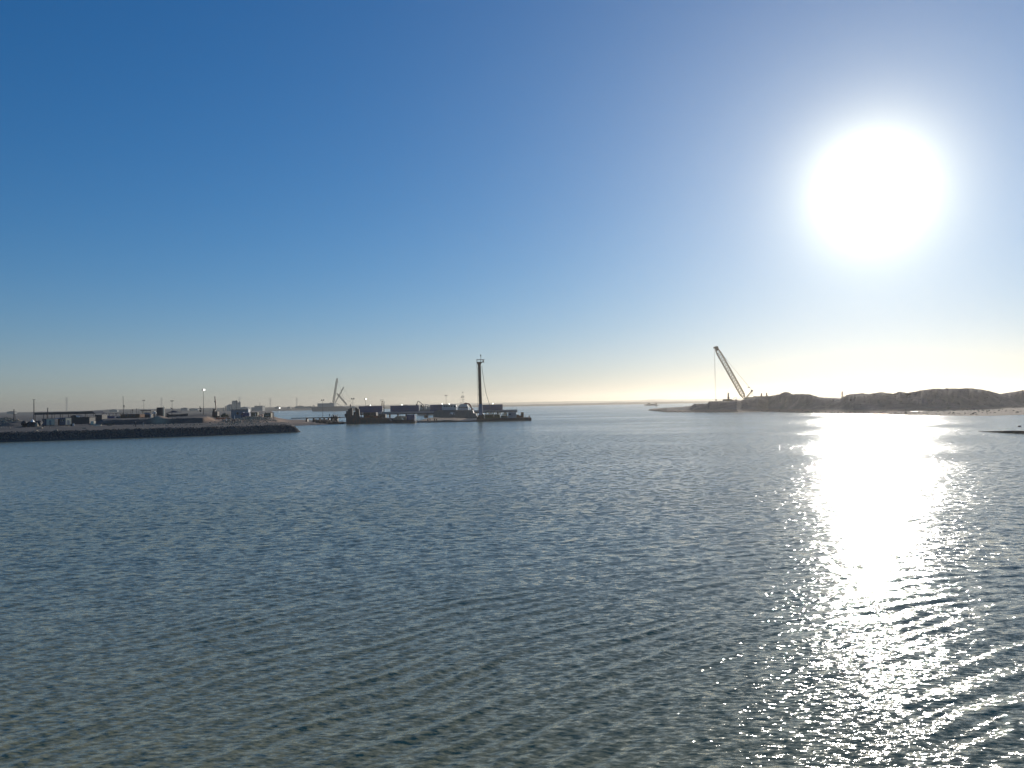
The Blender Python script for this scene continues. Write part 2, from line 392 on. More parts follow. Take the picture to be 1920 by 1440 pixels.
LEFT = [G(-420, 843), G(-200, 835.5), G(0, 829), G(190, 823), G(380, 817), G(470, 813.6), G(545, 810.8), G(567, 810),
        G(562, 805), G(556, 799.2), G(600, 797), G(630, 796), G(647, 795.2), (-86, 372), (-100, 410), (-112, 462), (-140, 490), (-172, 560), (-560, 1800), (-1900, 1800), (-420, 400)]
MOUNDS = [  # px, Y, height, half width px, half depth m
 (8, 400, 2.6, 34, 12), (34, 380, 1.2, 20, 8), (56, 298, 1.6, 17, 6), (20, 320, 1.4, 24, 5), (298, 325, 1.3, 14, 5), (330, 430, .7, 34, 16), (372, 400, .9, 30, 14), (345, 360, .4, 40, 8),
 (475, 345, 1.1, 26, 7), (435, 330, .8, 14, 6), (205, 345, .4, 16, 6)]
def left_h(X, Y):
    sd_ = sdist(np.stack([X, Y], -1), LEFT).reshape(X.shape); u = proj_u(X, Y)
    spit = ss(500, 545, u)*ss(290, 330, Y)
    top = 2.45*(1-spit)+1.0*spit
    wid = 4.2*(1-spit)+16*spit
    h = -1.2+(top+1.2)*ss(-3.0, 1, sd_/wid*1.0-0.0) if False else -1.0+(top+1.0)*ss(0, 1, (sd_+wid*.38)/(wid*1.38))
    h += .16*vnoise(X, Y, 3, 3, 5)*ss(-2, 2, sd_)+.30*vnoise(X, Y, 26, 3, 8)*ss(2, 12, sd_)*(1-.6*spit)
    ph = np.interp(u, [178, 192, 215, 300, 388, 402, 500, 522], [0, 1.6, 1.95, 1.9, 2.1, .85, .6, 0]); wd_ = np.interp(u, [380, 405], [4.5, 32])
    jag = 3.0*vnoise(X, Y, 9, 3, 44)
    h += ph*ss(0, 1, (Y-316-jag)/wd_)*(1+.10*vnoise(X, Y, 4, 3, 45))*ss(900, 640, Y)
    for px, Yc, hh, wp, wd in MOUNDS:
        a = ((u-px)/wp)**2+((Y-Yc)/wd)**2
        h += hh*np.exp(-a*1.3)*(1+.35*vnoise(X, Y, 5, 3, int(px)))*ss(2, 8, sd_)
    return h
def build_left():
    ys = np.concatenate([np.arange(196, 300, 1.2), np.arange(300, 500, 1.6), np.arange(500, 700, 5), np.arange(700, 1900, 40)])
    us = np.linspace(-430, 668, 560)
    U, Y = np.meshgrid(us, ys); X = (U-960)/F_PX*Y
    H = left_h(X, Y)
    m = ground_mat('earth', [(.035, .032, .032), (.06, .052, .045), (.085, .068, .055), (.15, .115, .085)], .12, .2, .95, (.3, 1.9, (.085, .078, .072)), sandy=True)
    o = link_mesh('ground', np.stack([X, Y, H], -1).reshape(-1, 3), grid_faces(len(ys), len(us)), m, True); o['kind'] = 'structure'
    S_ = ss(500, 540, U)*ss(300, 345, Y)*ss(600, 560, Y)          # sand of the spit and the dug orange patches
    for px, Yc, wp, wd, a_ in ((300, 322, 16, 9, .8), (412, 345, 26, 26, 1.0), (455, 345, 40, 22, .6), (500, 320, 40, 20, .5), (388, 330, 14, 12, .7), (190, 305, 26, 3, .4), (120, 305, 14, 3, .35)):
        S_ = np.maximum(S_, a_*np.exp(-((U-px)/wp)**2-((Y-Yc)/wd)**2))
    S_ = np.clip(S_*(1+.6*vnoise(X, Y, 8, 4, 77)), 0, 1)
    at_ = o.data.attributes.new('sandy', 'FLOAT', 'POINT'); at_.data.foreach_set('value', S_.astype(np.float32).ravel())
build_left()
def GZ(x, y, f=left_h): return float(f(np.array([[x]], float), np.array([[y]], float))[0, 0])

CREST = [(1195, 771), (1212, 768.5), (1225, 767.3), (1250, 765.6), (1278, 764.2), (1296, 762), (1301, 757.6), (1326, 757.3), (1329, 752.9), (1370, 752.4), (1390, 751), (1396, 748.6), (1412, 745.8), (1420, 743.4), (1440, 743), (1452, 742.2), (1462, 740), (1467, 736.8), (1472, 735.2), (1479, 736.6),
 (1485, 740), (1505, 739), (1520, 740.6), (1535, 746.2), (1575, 748), (1590, 741), (1612, 738.2), (1630, 739.4), (1652, 735.7), (1672, 739.3), (1680, 737.5), (1687, 734.6), (1700, 737.3), (1715, 735.2), (1730, 732), (1750, 729.8), (1800, 729.8),
 (1822, 729.1), (1840, 731), (1855, 734), (1868, 738), (1875, 740), (1890, 737.5), (1905, 734.8), (1920, 732.6), (1980, 728), (2100, 726)]
SHORE = [(1205, 770.3), (1214, 769.6), (1250, 773), (1320, 773.4), (1380, 773.2), (1440, 771.6), (1500, 773.4), (1600, 776.2), (1680, 777.3), (1740, 778.3), (1800, 779.2), (1860, 779.2), (1920, 777.4), (2000, 777), (2100, 777)]
BEACH = [(1205, 2), (1300, 6), (1500, 6), (1600, 8), (1680, 24), (1740, 42), (1800, 62), (1860, 85), (1920, 108), (2100, 130)]   # metres from the water to the foot of the heaps
def right_h(X, Y):
    u = proj_u(X, Y)
    sx, sy = zip(*SHORE); ySh = 8*F_PX/(np.interp(u, sx, sy)-hy(u))
    bx, bw = zip(*BEACH); foot = ySh+np.interp(u, bx, bw)
    cx, cy = zip(*CREST); rise = np.interp(u, [1205, 1290, 1330, 1500, 2100], [45, 32, 26, 38, 46]); yc = foot+rise
    zc = 8+(hy(u)-np.interp(u, cx, cy))/F_PX*yc
    beach = .10+.85*ss(0, 1, (Y-ySh)/(np.interp(u, bx, bw)+4))
    front = ss(-.05, 1.0, (Y-foot)/rise); back = 1-ss(0, 1, (Y-yc-60)/70)
    t = np.clip((Y-foot)/rise, 0, 1)
    gully = vnoise(u*.9, Y*.35, 10, 4, 3)*.22*np.sin(math.pi*np.clip((Y-foot)/rise, 0, 1))
    h = beach+(zc-beach)*(front*(1+gully))
    h += .10*vnoise(X, Y, 2.2, 3, 9)*ss(0, 6, Y-ySh)
    h += (vnoise(X, Y, 6, 4, 19, .6)*.55+np.abs(vnoise(X, Y, 1.8, 2, 29))*.35)*ss(.3, 1, t)*ss(1400, 1450, u)
    h = h*back-1.2*(1-back)
    edge = ss(-9, 0, Y-ySh); h = -1.0+(h+1.0)*edge
    endm = ss(1203, 1222, u); return -1+(h+1)*endm
def build_right():
    us = np.concatenate([np.arange(1198, 1930, 1.15), np.arange(1930, 2350, 5)])
    rows = np.linspace(0, 1, 150)
    sx, sy = zip(*SHORE); bx, bw = zip(*BEACH)
    U = np.repeat(us[None, :], len(rows), 0)
    ySh = 8*F_PX/(np.interp(U, sx, sy)-hy(U)); span = np.interp(U, bx, bw)+46+135
    T = rows[:, None]; Y = ySh-12+(span+12)*T
    X = (U-960)/F_PX*Y
    H = right_h(X, Y)
    m = ground_mat('spoil', [(.085, .072, .07), (.13, .108, .10), (.17, .14, .13), (.24, .195, .175)], .10, .25, .95, (.9, 2.2, (.27, .19, .13)))
    o = link_mesh('spoil_hills', np.stack([X, Y, H], -1).reshape(-1, 3), grid_faces(len(rows), len(us)), m, True); o['kind'] = 'structure'
build_right()

def ridge(name, Y, pts, depth, m, seed, rough):      # a low far shore: crest heights in metres read along the photo's width
    us = np.arange(pts[0][0], pts[-1][0], 2.0); ts = np.linspace(0, 1, 14)
    U, T = np.meshgrid(us, ts); Yg = Y+depth*T+np.interp(U, [-400, 2400], [-.03*Y, .05*Y]); X = (U-960)/F_PX*Yg
    px, ph = zip(*pts); hc = np.interp(U, px, ph)
    H = -2+(hc+2)*np.sin(math.pi*np.clip(T*1.0, 0, 1))**.55
    H += rough*vnoise(X, Yg, Y*.012, 4, seed, .6)*np.sin(math.pi*T)
    o = link_mesh(name, np.stack([X, Yg, H], -1).reshape(-1, 3), grid_faces(len(ts), len(us)), m, True); o['kind'] = 'structure'
fm = ground_mat('far_land', [(.06, .06, .045), (.10, .09, .065), (.14, .12, .09)], .01, 1, .95)
ridge('far_shore', 2150, [(-500, 9), (150, 9), (200, 13), (300, 12), (450, 12), (560, 10), (575, 11), (700, 8), (880, 5), (960, 4.5), (1100, 5), (1190, 6.2), (1300, 5), (1400, 4), (1500, 3), (2300, 3)], 500, fm, 4, 1.6)
ridge('far_hills', 5200, [(-500, 14), (200, 15), (400, 14), (700, 18), (900, 17), (1050, 19), (1150, 16), (1205, 17), (1225, 23), (1242, 22), (1260, 16), (1500, 15), (2300, 15)], 1400, fm, 14, 3)
# ------------------------------------------------------------------ reusable things
def lamp_post(px, Y, top, z0=None, base=None, lit=False, label='', r=.09, head='double', group='tall lamp masts', mat_='dark'):
    p = vp(px, 760, Y); z0 = GZ(p.x, Y) if z0 is None else z0
    h = vp(px, top, Y).z-z0
    t = thing('lamp_mast', label, 'lamp mast', (p.x, Y, z0-.1), 0, group)
    k = Y/F_PX
    part('pole', MB().tube((0, 0, 0), (0, 0, h), r*1.25, r*.7, 8), mat_, t)
    part('base_plate', MB().box(-.35, .35, -.35, .35, 0, .25), 'concrete', t)
    b = MB().box(-.75, .75, -.05, .05, h-.1, h); part('crossarm', b, mat_, t)
    for s in (-.5, .5):
        hd = part('lamp_head', MB().add([(s-.28, -.25, h-.05), (s+.28, -.25, h-.05), (s+.28, .22, h+.1), (s-.28, .22, h+.1), (s-.28, -.12, h+.5), (s+.28, -.12, h+.5), (s+.28, .12, h+.5), (s-.28, .12, h+.5)],
             [(3, 2, 1, 0), (4, 5, 6, 7), (0, 1, 5, 4), (1, 2, 6, 5), (2, 3, 7, 6), (3, 0, 4, 7)]), 'dark', t)
        if lit and s > 0: part('lamp_glass', MB().ball((s, -.30, h+.22), .30 if lit is True else lit, 10), 'lamp', hd)
    return t
def post(px, Y, top, base=None, w=.12, label='', z0=None, name='post', cat='post', material='dark', cap=False, group=None, lean=0.0, bits=()):
    p = vp(px, 760, Y); z0 = GZ(p.x, Y) if z0 is None else z0
    h = vp(px, top, Y).z-z0
    if not cap and not bits:
        return single(name, MB().tube((0, 0, -.2), (lean*h, 0, h), w, w*.75, 8), material, label, cat, (p.x, Y, z0), group=group)
    t = thing(name, label, cat, (p.x, Y, z0), 0, group)
    part('shaft', MB().tube((0, 0, -.2), (lean*h, 0, h), w, w*.75, 8), material, t)
    if cap: part('cross_piece', MB().box(-cap, cap, -.1, .1, h-.12, h+.03), material, t)
    for (f, sz, dx) in bits:
        part('fitting', MB().bevbox(dx-sz, dx+sz, -sz*.7, sz*.7, h*f-sz, h*f+sz, .04), material, t)
    return t
def corrugated(L_, D, Hh, n):
    mb = MB(); pr = []
    st = L_/n
    for i in range(n):
        x = i*st
        pr += [(x, .0), (x+st*.3, .0), (x+st*.5, .05), (x+st*.8, .05)]
    pr += [(L_, 0)]
    fr = [(x, y) for x, y in pr]; bk = [(x, D-y) for x, y in reversed(pr)]
    mb.slab(fr+bk, .12, Hh-.12)
    mb.box(-.05, L_+.05, -.05, D+.05, 0, .12).box(-.05, L_+.05, -.05, D+.05, Hh-.12, Hh)
    for x in (-.06, L_-.10):
        for y in (-.06, D-.10): mb.box(x, x+.16, y, y+.16, .0, Hh+.02)
    return mb
def container(px0, px1, Y, z, top, label, material='blue', group=None, rz=0, lamps=0, door=True, D=2.5, n=None):
    k = Y/F_PX; a = vp(px0, 760, Y).x; b = vp(px1, 760, Y).x; Lc = b-a
    H = vp((px0+px1)/2, top, Y).z-z
    t = thing('shipping_container', label, 'container', (a, Y, z), rz, group)
    part('corrugated_box', corrugated(Lc, D, H, n or max(4, int(Lc/.45))), material, t)
    if door:
        for i in (0, 1):
            d = part('door', MB().box(Lc+.055, Lc+.10, .12+i*(D/2-.05), D/2-.02+i*(D/2-.05), .18, H-.18), material, t)
            part('locking_bar', MB().tube((Lc+.13, .5+i*(D/2), .2), (Lc+.13, .5+i*(D/2), H-.2), .025, n=5), 'grey', d)
    for f in (lamps or ()):
        l_ = part('roof_lamp', MB().box(f*Lc-.15, f*Lc+.15, .1, .3, H, H+.35), 'dark', t)
        part('lamp_glass', MB().ball((f*Lc+.18, .02, H+.42), .24, 8), 'lamp', l_)
    return t
def cabin(px0, px1, Y, top, label, wall='grey', roof='roof', rz=0.0, D=2.6, win=2, door=True, name='site_cabin', cat='cabin', z=None, group=None, endmat=None, roof_over=.15):
    a = vp(px0, 760, Y).x; b = vp(px1, 760, Y).x; W = (b-a)
    z = GZ((a+b)/2, Y) if z is None else z
    H = vp((px0+px1)/2, top, Y).z-z
    t = thing(name, label, cat, (a, Y, z), rz, group)
    part('wall', MB().bevbox(0, W, 0, D, .25, H-.12, .04), wall, t)
    part('roof', MB().box(-roof_over, W+roof_over, -roof_over, D+roof_over, H-.12, H), roof, t)
    for y_ in (.1, D-.35): part('skid', MB().box(.1, W-.1, y_, y_+.25, 0, .25), 'dark', t)
    for i in range(win):
        cx = W*(.2+.6*(i+.5)/win) if win > 1 else W*.4
        f = part('window', MB().box(cx-.42, cx+.42, -.05, .0, H*.48, H*.80), 'lgrey', t)
        part('pane', MB().box(cx-.36, cx+.36, -.06, -.05, H*.50, H*.78), 'glass', f)
    if endmat: part('sunlit_end', MB().box(W+.003, W+.04, .0, D, .25, H-.12), endmat, t)  # cream panel paints the low sunlight on the cabin end into its colour
    if door:
        d = part('door', MB().box(W+.045, W+.08, D*.3, D*.3+.85, .3, min(2.2, H-.3)), 'grey', t)
        part('handle', MB().box(W+.08, W+.13, D*.3+.68, D*.3+.78, 1.15, 1.22), 'dark', d)
    return t
def person(px, Y, z, label, h=1.72, rz=0.0, pose=0, group=None, cloth='cloth'):
    p = vp(px, 760, Y)
    st = h/1.72
    J = [(0, 0, .95), (0, 0, 1.2), (0, 0, 1.42), (0, 0, 1.52), (0, -.02, 1.64),
         (-.19, 0, 1.40), (-.26, -.03, 1.12), (-.24, -.16, .90), (.19, 0, 1.40), (.27, -.04+.1*pose, 1.13), (.25, -.18-.1*pose, .93),
         (-.10, 0, .90), (-.12, .04*pose, .50), (-.13, .10*pose, .07), (-.13, .10*pose-.16, .03), (.10, 0, .90), (.13, -.05, .50), (.14, 0, .07), (.14, -.16, .03)]
    E = [(0, 1), (1, 2), (2, 3), (3, 4), (2, 5), (5, 6), (6, 7), (2, 8), (8, 9), (9, 10), (0, 11), (11, 12), (12, 13), (13, 14), (0, 15), (15, 16), (16, 17), (17, 18)]
    rad = [.14, .13, .14, .06, .105, .07, .05, .035, .07, .05, .035, .10, .07, .05, .05, .10, .07, .05, .05]
    me = bpy.data.meshes.new('person'); me.from_pydata([tuple(c*st for c in j) for j in J], E, [])
    o = bpy.data.objects.new('person', me); C.objects.link(o); o.location = (p.x, Y, z); o.rotation_euler = (0, 0, rz)
    me.materials.append(M[cloth])
    sk = o.modifiers.new('skin', 'SKIN')
    for v, r_ in zip(me.skin_vertices[0].data if me.skin_vertices else [], rad): v.radius = (r_*st, r_*st)
    if me.skin_vertices: me.skin_vertices[0].data[0].use_root = True
    sb = o.modifiers.new('sub', 'SUBSURF'); sb.levels = 1; sb.render_levels = 1
    hm = part('helmet', MB().ball((0, -.02*st, 1.70*st), .13*st, 8, .75), 'white' if 'white' in label else 'dark', o, True)
    return tag(o, label, 'person', group)
def excavator(px, Y, z, pts, label, material='far', s=1.0, group=None, track=True):
    """pts: boom profile in px (x, y): foot, knee(s), tip, bucket"""
    S_ = Site(px, Y, z); t = thing('excavator', label, 'excavator', S_.loc, 0, group)
    q = [(S_.X(a), S_.Z(b, a)) for a, b in pts]
    part('body', MB().bevbox(-1.5*s, 1.8*s, -1.3*s, 1.3*s, 1.0*s, 2.2*s, .1), material, t)
    cb = part('cab', MB().bevbox(-1.5*s, -.3*s, -1.25*s, -.1*s, 2.2*s, 3.2*s, .08), material, t)
    part('cab_window', MB().box(-1.35*s, -.45*s, -1.29*s, -1.25*s, 2.35*s, 3.05*s), 'glass', cb)
    for sd_ in (-1, 1):
        part('track', MB().prism([(-2*s, .2*s), (-1.7*s, 0), (1.7*s, 0), (2*s, .2*s), (2*s, .7*s), (1.7*s, .9*s), (-1.7*s, .9*s), (-2*s, .7*s)], sd_*1.2*s-.3*s, sd_*1.2*s+.3*s), 'rubber', t)
    nm = ['boom', 'stick']
    for i in range(len(q)-1):
        (x0, z0), (x1, z1) = q[i], q[i+1]
        part('boom' if i < len(q)-2 or len(q) == 2 else 'stick', MB().tube((x0, 0, z0), (x1, 0, z1), .34*s, .26*s, 4), material, t)
    x1, z1 = q[-1]
    part('bucket', MB().prism([(x1-.5*s, z1+.2*s), (x1+.4*s, z1+.3*s), (x1+.6*s, z1-.6*s), (x1, z1-1.0*s), (x1-.6*s, z1-.7*s)], -.5*s, .5*s), material, t)
    return t
def truck(px0, px1, Y, top, label, material='sblue', rz=0.0, z=None, cab='sblue', flip=False):
    a = vp(px0, 760, Y).x; b = vp(px1, 760, Y).x; W = b-a; z = GZ((a+b)/2, Y) if z is None else z
    H = vp(px0, top, Y).z-z
    t = thing('dump_truck', label, 'truck', ((a+b)/2, Y, z), rz)
    s = -1 if flip else 1; h = W/2
    part('chassis', MB().box(-h*.95, h*.95, .5, 1.8, .75, 1.0), 'rubber', t)
    part('tipper_body', MB().prism([(s*-h*.98, 1.1), (s*h*.30, 1.1), (s*h*.36, H*.95), (s*h*.05, H*.95), (s*-h, H*.88)], 0, 2.4), material, t)
    c = part('cab', MB().prism([(s*h*.40, .9), (s*h, .9), (s*h, H*.55), (s*h*.86, H), (s*h*.42, H)], .05, 2.35), cab, t)
    part('windscreen', MB().box(min(s*h*.5, s*h*.82), max(s*h*.5, s*h*.82), .01, .05, H*.58, H*.88), 'glass', c)
    for fx in (-.72, -.40, .68):
        for y in (.15, 2.25):
            wl = part('wheel', MB().tube((s*h*fx, y-.15, .5), (s*h*fx, y+.15, .5), .5, n=14), 'rubber', t)
            part('rim', MB().tube((s*h*fx, y-.16, .5), (s*h*fx, y+.16, .5), .24, n=10), 'grey', wl)
    return t
def open_shed(px0, px1, Y, top, fasc, label, cols, D=9, roofm='roof', lip=0.0, name='open_shed', group=None, colw=.12, rise=.4):
    a = vp(px0, 760, Y).x; b = vp(px1, 760, Y).x; W = b-a; z = GZ((a+b)/2, Y)
    H = vp((px0+px1)/2, top, Y).z-z; hf = vp((px0+px1)/2, fasc, Y).z-z
    t = thing(name, label, 'open shed', (a, Y, z), 0, group)
    part('roof', MB().prism([(0, hf), (W, hf), (W+lip, hf+.05), (W*.97, H), (0, H-.15)], 0, D), roofm, t)
    for i in range(cols):
        for y in (.3, D-.3):
            x = .3+(W-.6)*i/(cols-1); part('column', MB().box(x-colw, x+colw, y-colw, y+colw, -.4, hf), 'dark', t)
    return t

# ------------------------------------------------------------------ left bank, from left to right
def build_left_site():
    open_shed(64.5, 176, 432, 772, 777, 'long open shed with a flat dark roof on slim columns at the left edge', 8, 11, lip=1.0)
    post(26.2, 392, 767, w=.26, label='short thick steel pile standing behind the rubble heap at the far left')
    post(63.6, 400, 749, w=.24, cap=.8, label='tallest dark pile with a small flat cap, at the left end of the open shed')
    post(89.4, 398, 765, w=.26, cap=.45, label='thick capped pile rising through the open shed roof')
    post(29.5, 385, 776, w=.10, label='thin leaning stake on the rubble heap beside the short thick pile', lean=-.1)
    # dark heaps, tarpaulins and bushes in front
    S_ = Site(52, 292, GZ(vp(52, 760, 292).x, 292))
    mb = MB(); r = random.Random(3)
    for i in range(16): mb.ball((r.uniform(-3.0, 4.2), r.uniform(-1, 2), r.uniform(.1, 1.2)), r.uniform(.9, 1.5), 8, .8)
    single('tarpaulin_heap', mb, 'roof', 'big black tarpaulin covered heap left of the first cabin with a lit side', 'covered heap', S_.loc, smooth=True)
    for px, py, c in ((61, 791, 'white'), (69, 798, 'concrete')):
        q = Site(px, 286, GZ(vp(px, 760, 286).x, 286)+ (2.1 if c == 'white' else .4)); k = .55
        mb = MB().add([(-k, -k, 0), (k, -k, 0), (k, k, 0), (-k, k, 0), (-.12, 0, 1.0 if c == 'white' else 1.6), (.12, 0, 1.0 if c == 'white' else 1.6)], [(3, 2, 1, 0), (0, 1, 5, 4), (1, 2, 5), (2, 3, 4, 5), (3, 0, 4)])
        single('sand_bag' if c == 'white' else 'marker_cone', mb, c, 'pale pointed bulk bag on the black tarpaulin heap' if c == 'white' else 'dull pointed marker cone at the foot of the black heap', 'bag' if c == 'white' else 'marker', q.loc)
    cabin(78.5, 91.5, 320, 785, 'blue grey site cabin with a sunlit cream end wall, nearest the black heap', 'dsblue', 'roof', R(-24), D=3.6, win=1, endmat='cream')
    # lean-to roof between the two cabins
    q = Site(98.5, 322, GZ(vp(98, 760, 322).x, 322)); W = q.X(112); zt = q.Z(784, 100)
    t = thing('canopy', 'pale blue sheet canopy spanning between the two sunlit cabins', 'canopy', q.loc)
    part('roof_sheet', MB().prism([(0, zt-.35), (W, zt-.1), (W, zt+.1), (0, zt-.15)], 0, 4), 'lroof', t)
    for x in (.2, W-.2):
        for y in (.2, 3.7): part('leg', MB().box(x-.06, x+.06, y-.06, y+.06, -.2, zt-.2), 'dark', t)
    part('back_wall', MB().box(0, W, 3.85, 3.95, 0, zt-.4), 'roof', t)
    cabin(111.5, 127, 318, 783, 'dark cabin with a narrow end wall coloured sunlit cream, right of the pale blue canopy', 'dsblue', 'blue', R(-20), D=2.6, win=2, endmat='cream')
    t = thing('sunlit_panels', 'upright cream panels drawn as the sunlit end of the dark cabin with a small window', 'panels', (vp(130.5, 760, 319).x, 319, GZ(vp(130.5, 760, 319).x, 319)), R(-30))
    for i in range(2): part('panel', MB().box(-.35+.5*i, -.05+.5*i, 0, .08, .1, 2.6-.5*i), 'cream', t)  # cream colour carries the sunlight on the dark cabin's end
    q = Site(131, 345, GZ(vp(131, 760, 345).x, 345)); W = q.X(167)
    t = thing('pitched_hut', 'long black hut with a pitched end gable behind the sunlit cream panels', 'hut', q.loc)
    part('wall', MB().bevbox(0, W, 0, 5, 0, q.Z(783, 140), .04), 'roof', t)
    part('gable', MB().prism([(-.2, q.Z(783, 140)), (4.0, q.Z(783, 140)), (2.3, q.Z(778, 137)), (1.2, q.Z(778, 137))], -.1, 5.1), 'roof', t)
    part('skylight', MB().prism([(2.9, q.Z(781.8, 140)), (4.6, q.Z(782.6, 140)), (4.3, q.Z(781.0, 140)), (2.9, q.Z(779.4, 140))], -.2, -.12), 'white', t)
    part('roof', MB().box(-.3, W+.3, -.3, 5.3, q.Z(783, 140), q.Z(782.4, 140)), 'roof', t)
    q = Site(137.5, 310, GZ(vp(137, 760, 310).x, 310))
    t = thing('water_drum', 'short white drum standing on the ground beside the cream panels', 'drum', q.loc)
    part('drum_body', MB().tube((0, 0, 0), (0, 0, .95), .34, n=14), 'white', t); part('drum_rim', MB().tube((0, 0, .45), (0, 0, .52), .36, n=14), 'grey', t)
    single('crate', MB().bevbox(-.4, .4, -.4, .4, 0, .85, .04), 'wood', 'brown crate standing left of the short white drum', 'crate', (vp(134.6, 760, 310).x, 310, q.z))
    q = Site(174.6, 318, GZ(vp(174, 760, 318).x, 318)); 
    t = thing('storage_tank', 'square cream tank box on its own at the right end of the black hut', 'tank', q.loc, R(-12))
    part('tank_body', MB().bevbox(-.75, .75, -.7, .7, .15, 1.55, .1), 'cream', t); part('pallet', MB().box(-.8, .8, -.75, .75, 0, .15), 'wood', t)
    single('plank_pile', MB().box(-1.4, 1.4, -.3, .3, 0, .18).box(-.9, 1.6, -.2, .35, .18, .32), 'cream', 'pale planks lying in front of the square cream tank', 'planks', (vp(182, 760, 306).x, 306, GZ(vp(182, 760, 306).x, 306)), R(8))
    cabin(177.5, 191, 372, 777.5, 'tall dark shed with a grey roof right of the black pitched hut', 'roof', 'grey', 0, D=5, win=0, door=False, name='shed', cat='shed')
    container(192, 215, 392, GZ(vp(203, 760, 392).x, 392), 780.2, 'low navy container behind the bank under the flat awning', 'blue', None, 0, door=False)
    open_shed(190, 231, 415, 774.5, 775.3, 'thin flat awning roof above the low navy container', 4, 5, 'roof', .2, rise=.1)
    cabin(216, 225.5, 380, 780.5, 'small grey cabin between the low navy container and the brown shed', 'grey', 'grey', 0, win=1, door=False)
    cabin(226, 262, 378, 776.5, 'long low brown shed left of the flat black canopy', 'rust', 'roof', 0, D=5, win=3, name='shed', cat='shed', door=False)
    # canopy kiosk
    q = Site(264, 392, GZ(vp(273, 760, 392).x, 392)); W = q.X(282.5); z1 = q.Z(768.6, 272); z2 = q.Z(777, 272)
    t = thing('lookout_canopy', 'black flat roofed lookout on thin struts above a dark block with a white door', 'lookout', q.loc)
    part('wall', MB().bevbox(0, W, 0, 4, 0, z2, .04), 'roof', t)
    part('roof', MB().prism([(-.3, z1-.25), (W*.2, z1-.45), (W+.3, z1-.5), (W+.3, z1-.15), (-.3, z1)], -.4, 4.4), 'dark', t)
    for x in (W*.18, W*.95):
        for y in (.2, 3.8): part('strut', MB().tube((x, y, z2), (x, y, z1-.3), .07, n=5), 'dark', t)
    part('brace', MB().tube((W*.05, .2, z1-.3), (W*.25, .2, z2), .09, n=5), 'dark', t)
    part('blue_panel', MB().box(W*.3, W*.85, .4, .5, z2, z2+.9), 'sblue', t)
    part('door', MB().box(W-.55, W+.05, -.08, 0, .1, z2-.1), 'white', t)
    # poles
    post(231.6, 380, 742.5, w=.13, label='tall thin pole with two dark boxes half way up behind the long brown shed', bits=((.55, .30, .32), (.47, .17, .35), (.05, .2, 0)), lean=-.02)
    for px, tp, lb, bt in ((245.3, 768.5, 'shortest bare stake right of the tall pole with two boxes', ()), (248.6, 768.6, 'stake with a round top, second of the row behind the long brown shed', ((1.0, .3, 0),)),
                       (256.2, 766.8, 'stake with a small square sign, third of the row behind the long brown shed', ((1.0, .22, 0),)), (260.3, 764.6, 'bare stake nearest the black lookout canopy', ())):
        post(px, 386, tp, w=.08, label=lb, bits=bt, group='stakes behind the long brown shed')
    lamp_post(269.7, 520, 751, label='faint thin lamp mast seen above the black lookout canopy', r=.10)
    lamp_post(322.6, 440, 752, label='lamp mast with dark flags beside the black pitched tent roof', r=.10)
    for px, py, Y in ((322, 765.5, 438),):
        q = Site(px, Y, 0)
        single('flag', MB().prism([(-.9, q.Z(764, px)), (.2, q.Z(765.3, px)), (.9, q.Z(767.5, px)), (.2, q.Z(767.2, px)), (-.7, q.Z(765.5, px))], -.03, .03), 'cloth', 'dark drooping flag on the mast by the pitched tent roof', 'flag', q.loc)
    t = thing('flag_pole', 'short pole with a torn dark flag left of the brightly lit lamp mast', 'flag', (vp(375.3, 760, 400).x, 400, GZ(vp(375.3, 760, 400).x, 400)))
    q = Site(375.3, 400, GZ(vp(375.3, 760, 400).x, 400))
    part('pole', MB().tube((0, 0, -.2), (0, 0, q.Z(761, 375)), .05, n=5), 'dark', t)
    part('cloth', MB().prism([(-.5, q.Z(761.3, 375)), (.1, q.Z(764, 375)), (.8, q.Z(767, 375)), (.4, q.Z(768, 375)), (-.2, q.Z(765, 375))], -.03, .03), 'cloth', t)
    part('lower_cloth', MB().prism([(-.5, q.Z(769, 375)), (.7, q.Z(769.3, 375)), (.3, q.Z(772.5, 375)), (-.2, q.Z(771.5, 375))], -.03, .03), 'cloth', t)
    lamp_post(381.6, 400, 731.5, lit=.42, label='tallest lamp mast of the left bank, its right lamp shining white', r=.11)
    # tank tower
    q = Site(293.3, 400, GZ(vp(298, 760, 400).x, 400)); W = q.X(304); z1 = q.Z(764, 298)
    t = thing('silo', 'dark upright square silo with a pipe coloured sunlit cream down its right side', 'silo', q.loc)
    part('tank_body', MB().bevbox(0, W, 0, 2.9, .3, z1, .08), 'roof', t); part('sunlit_pipe', MB().tube((W+.35, .6, 0), (W+.35, .6, z1+.3), .28, n=10), 'cream', t)  # pipe coloured cream to paint in the sunlit right side
    for x in (.2, W-.2): part('leg', MB().box(x-.12, x+.12, .1, .35, -.6, .3), 'dark', t)
    single('small_boat_cabin', MB().bevbox(-.9, .9, -.8, .8, 0, .7, .08).prism([(-.5, .7), (.1, .7), (-.05, 1.9), (-.4, 1.9)], -.2, .2), 'white', 'small white pump unit just left of the dark square silo', 'pump', (vp(290.4, 760, 402).x, 402, GZ(vp(290, 760, 402).x, 402)+2.1))
    q = Site(327, 425, GZ(vp(327, 760, 425).x, 425)-.1)
    t = thing('tent', 'low black pitched tent roof on top of the earth bank beside a lamp mast', 'tent', q.loc)
    zt = q.Z(769.8, 328); ze = q.Z(773.6, 328)
    part('canvas', MB().add([(-3.1, -3, ze), (2.9, -3, ze), (2.9, 3, ze), (-3.1, 3, ze), (-.6, 0, zt), (.9, 0, zt-.2)], [(3, 2, 1, 0), (0, 1, 5, 4), (1, 2, 5), (2, 3, 4, 5), (3, 0, 4)]), 'dark', t)
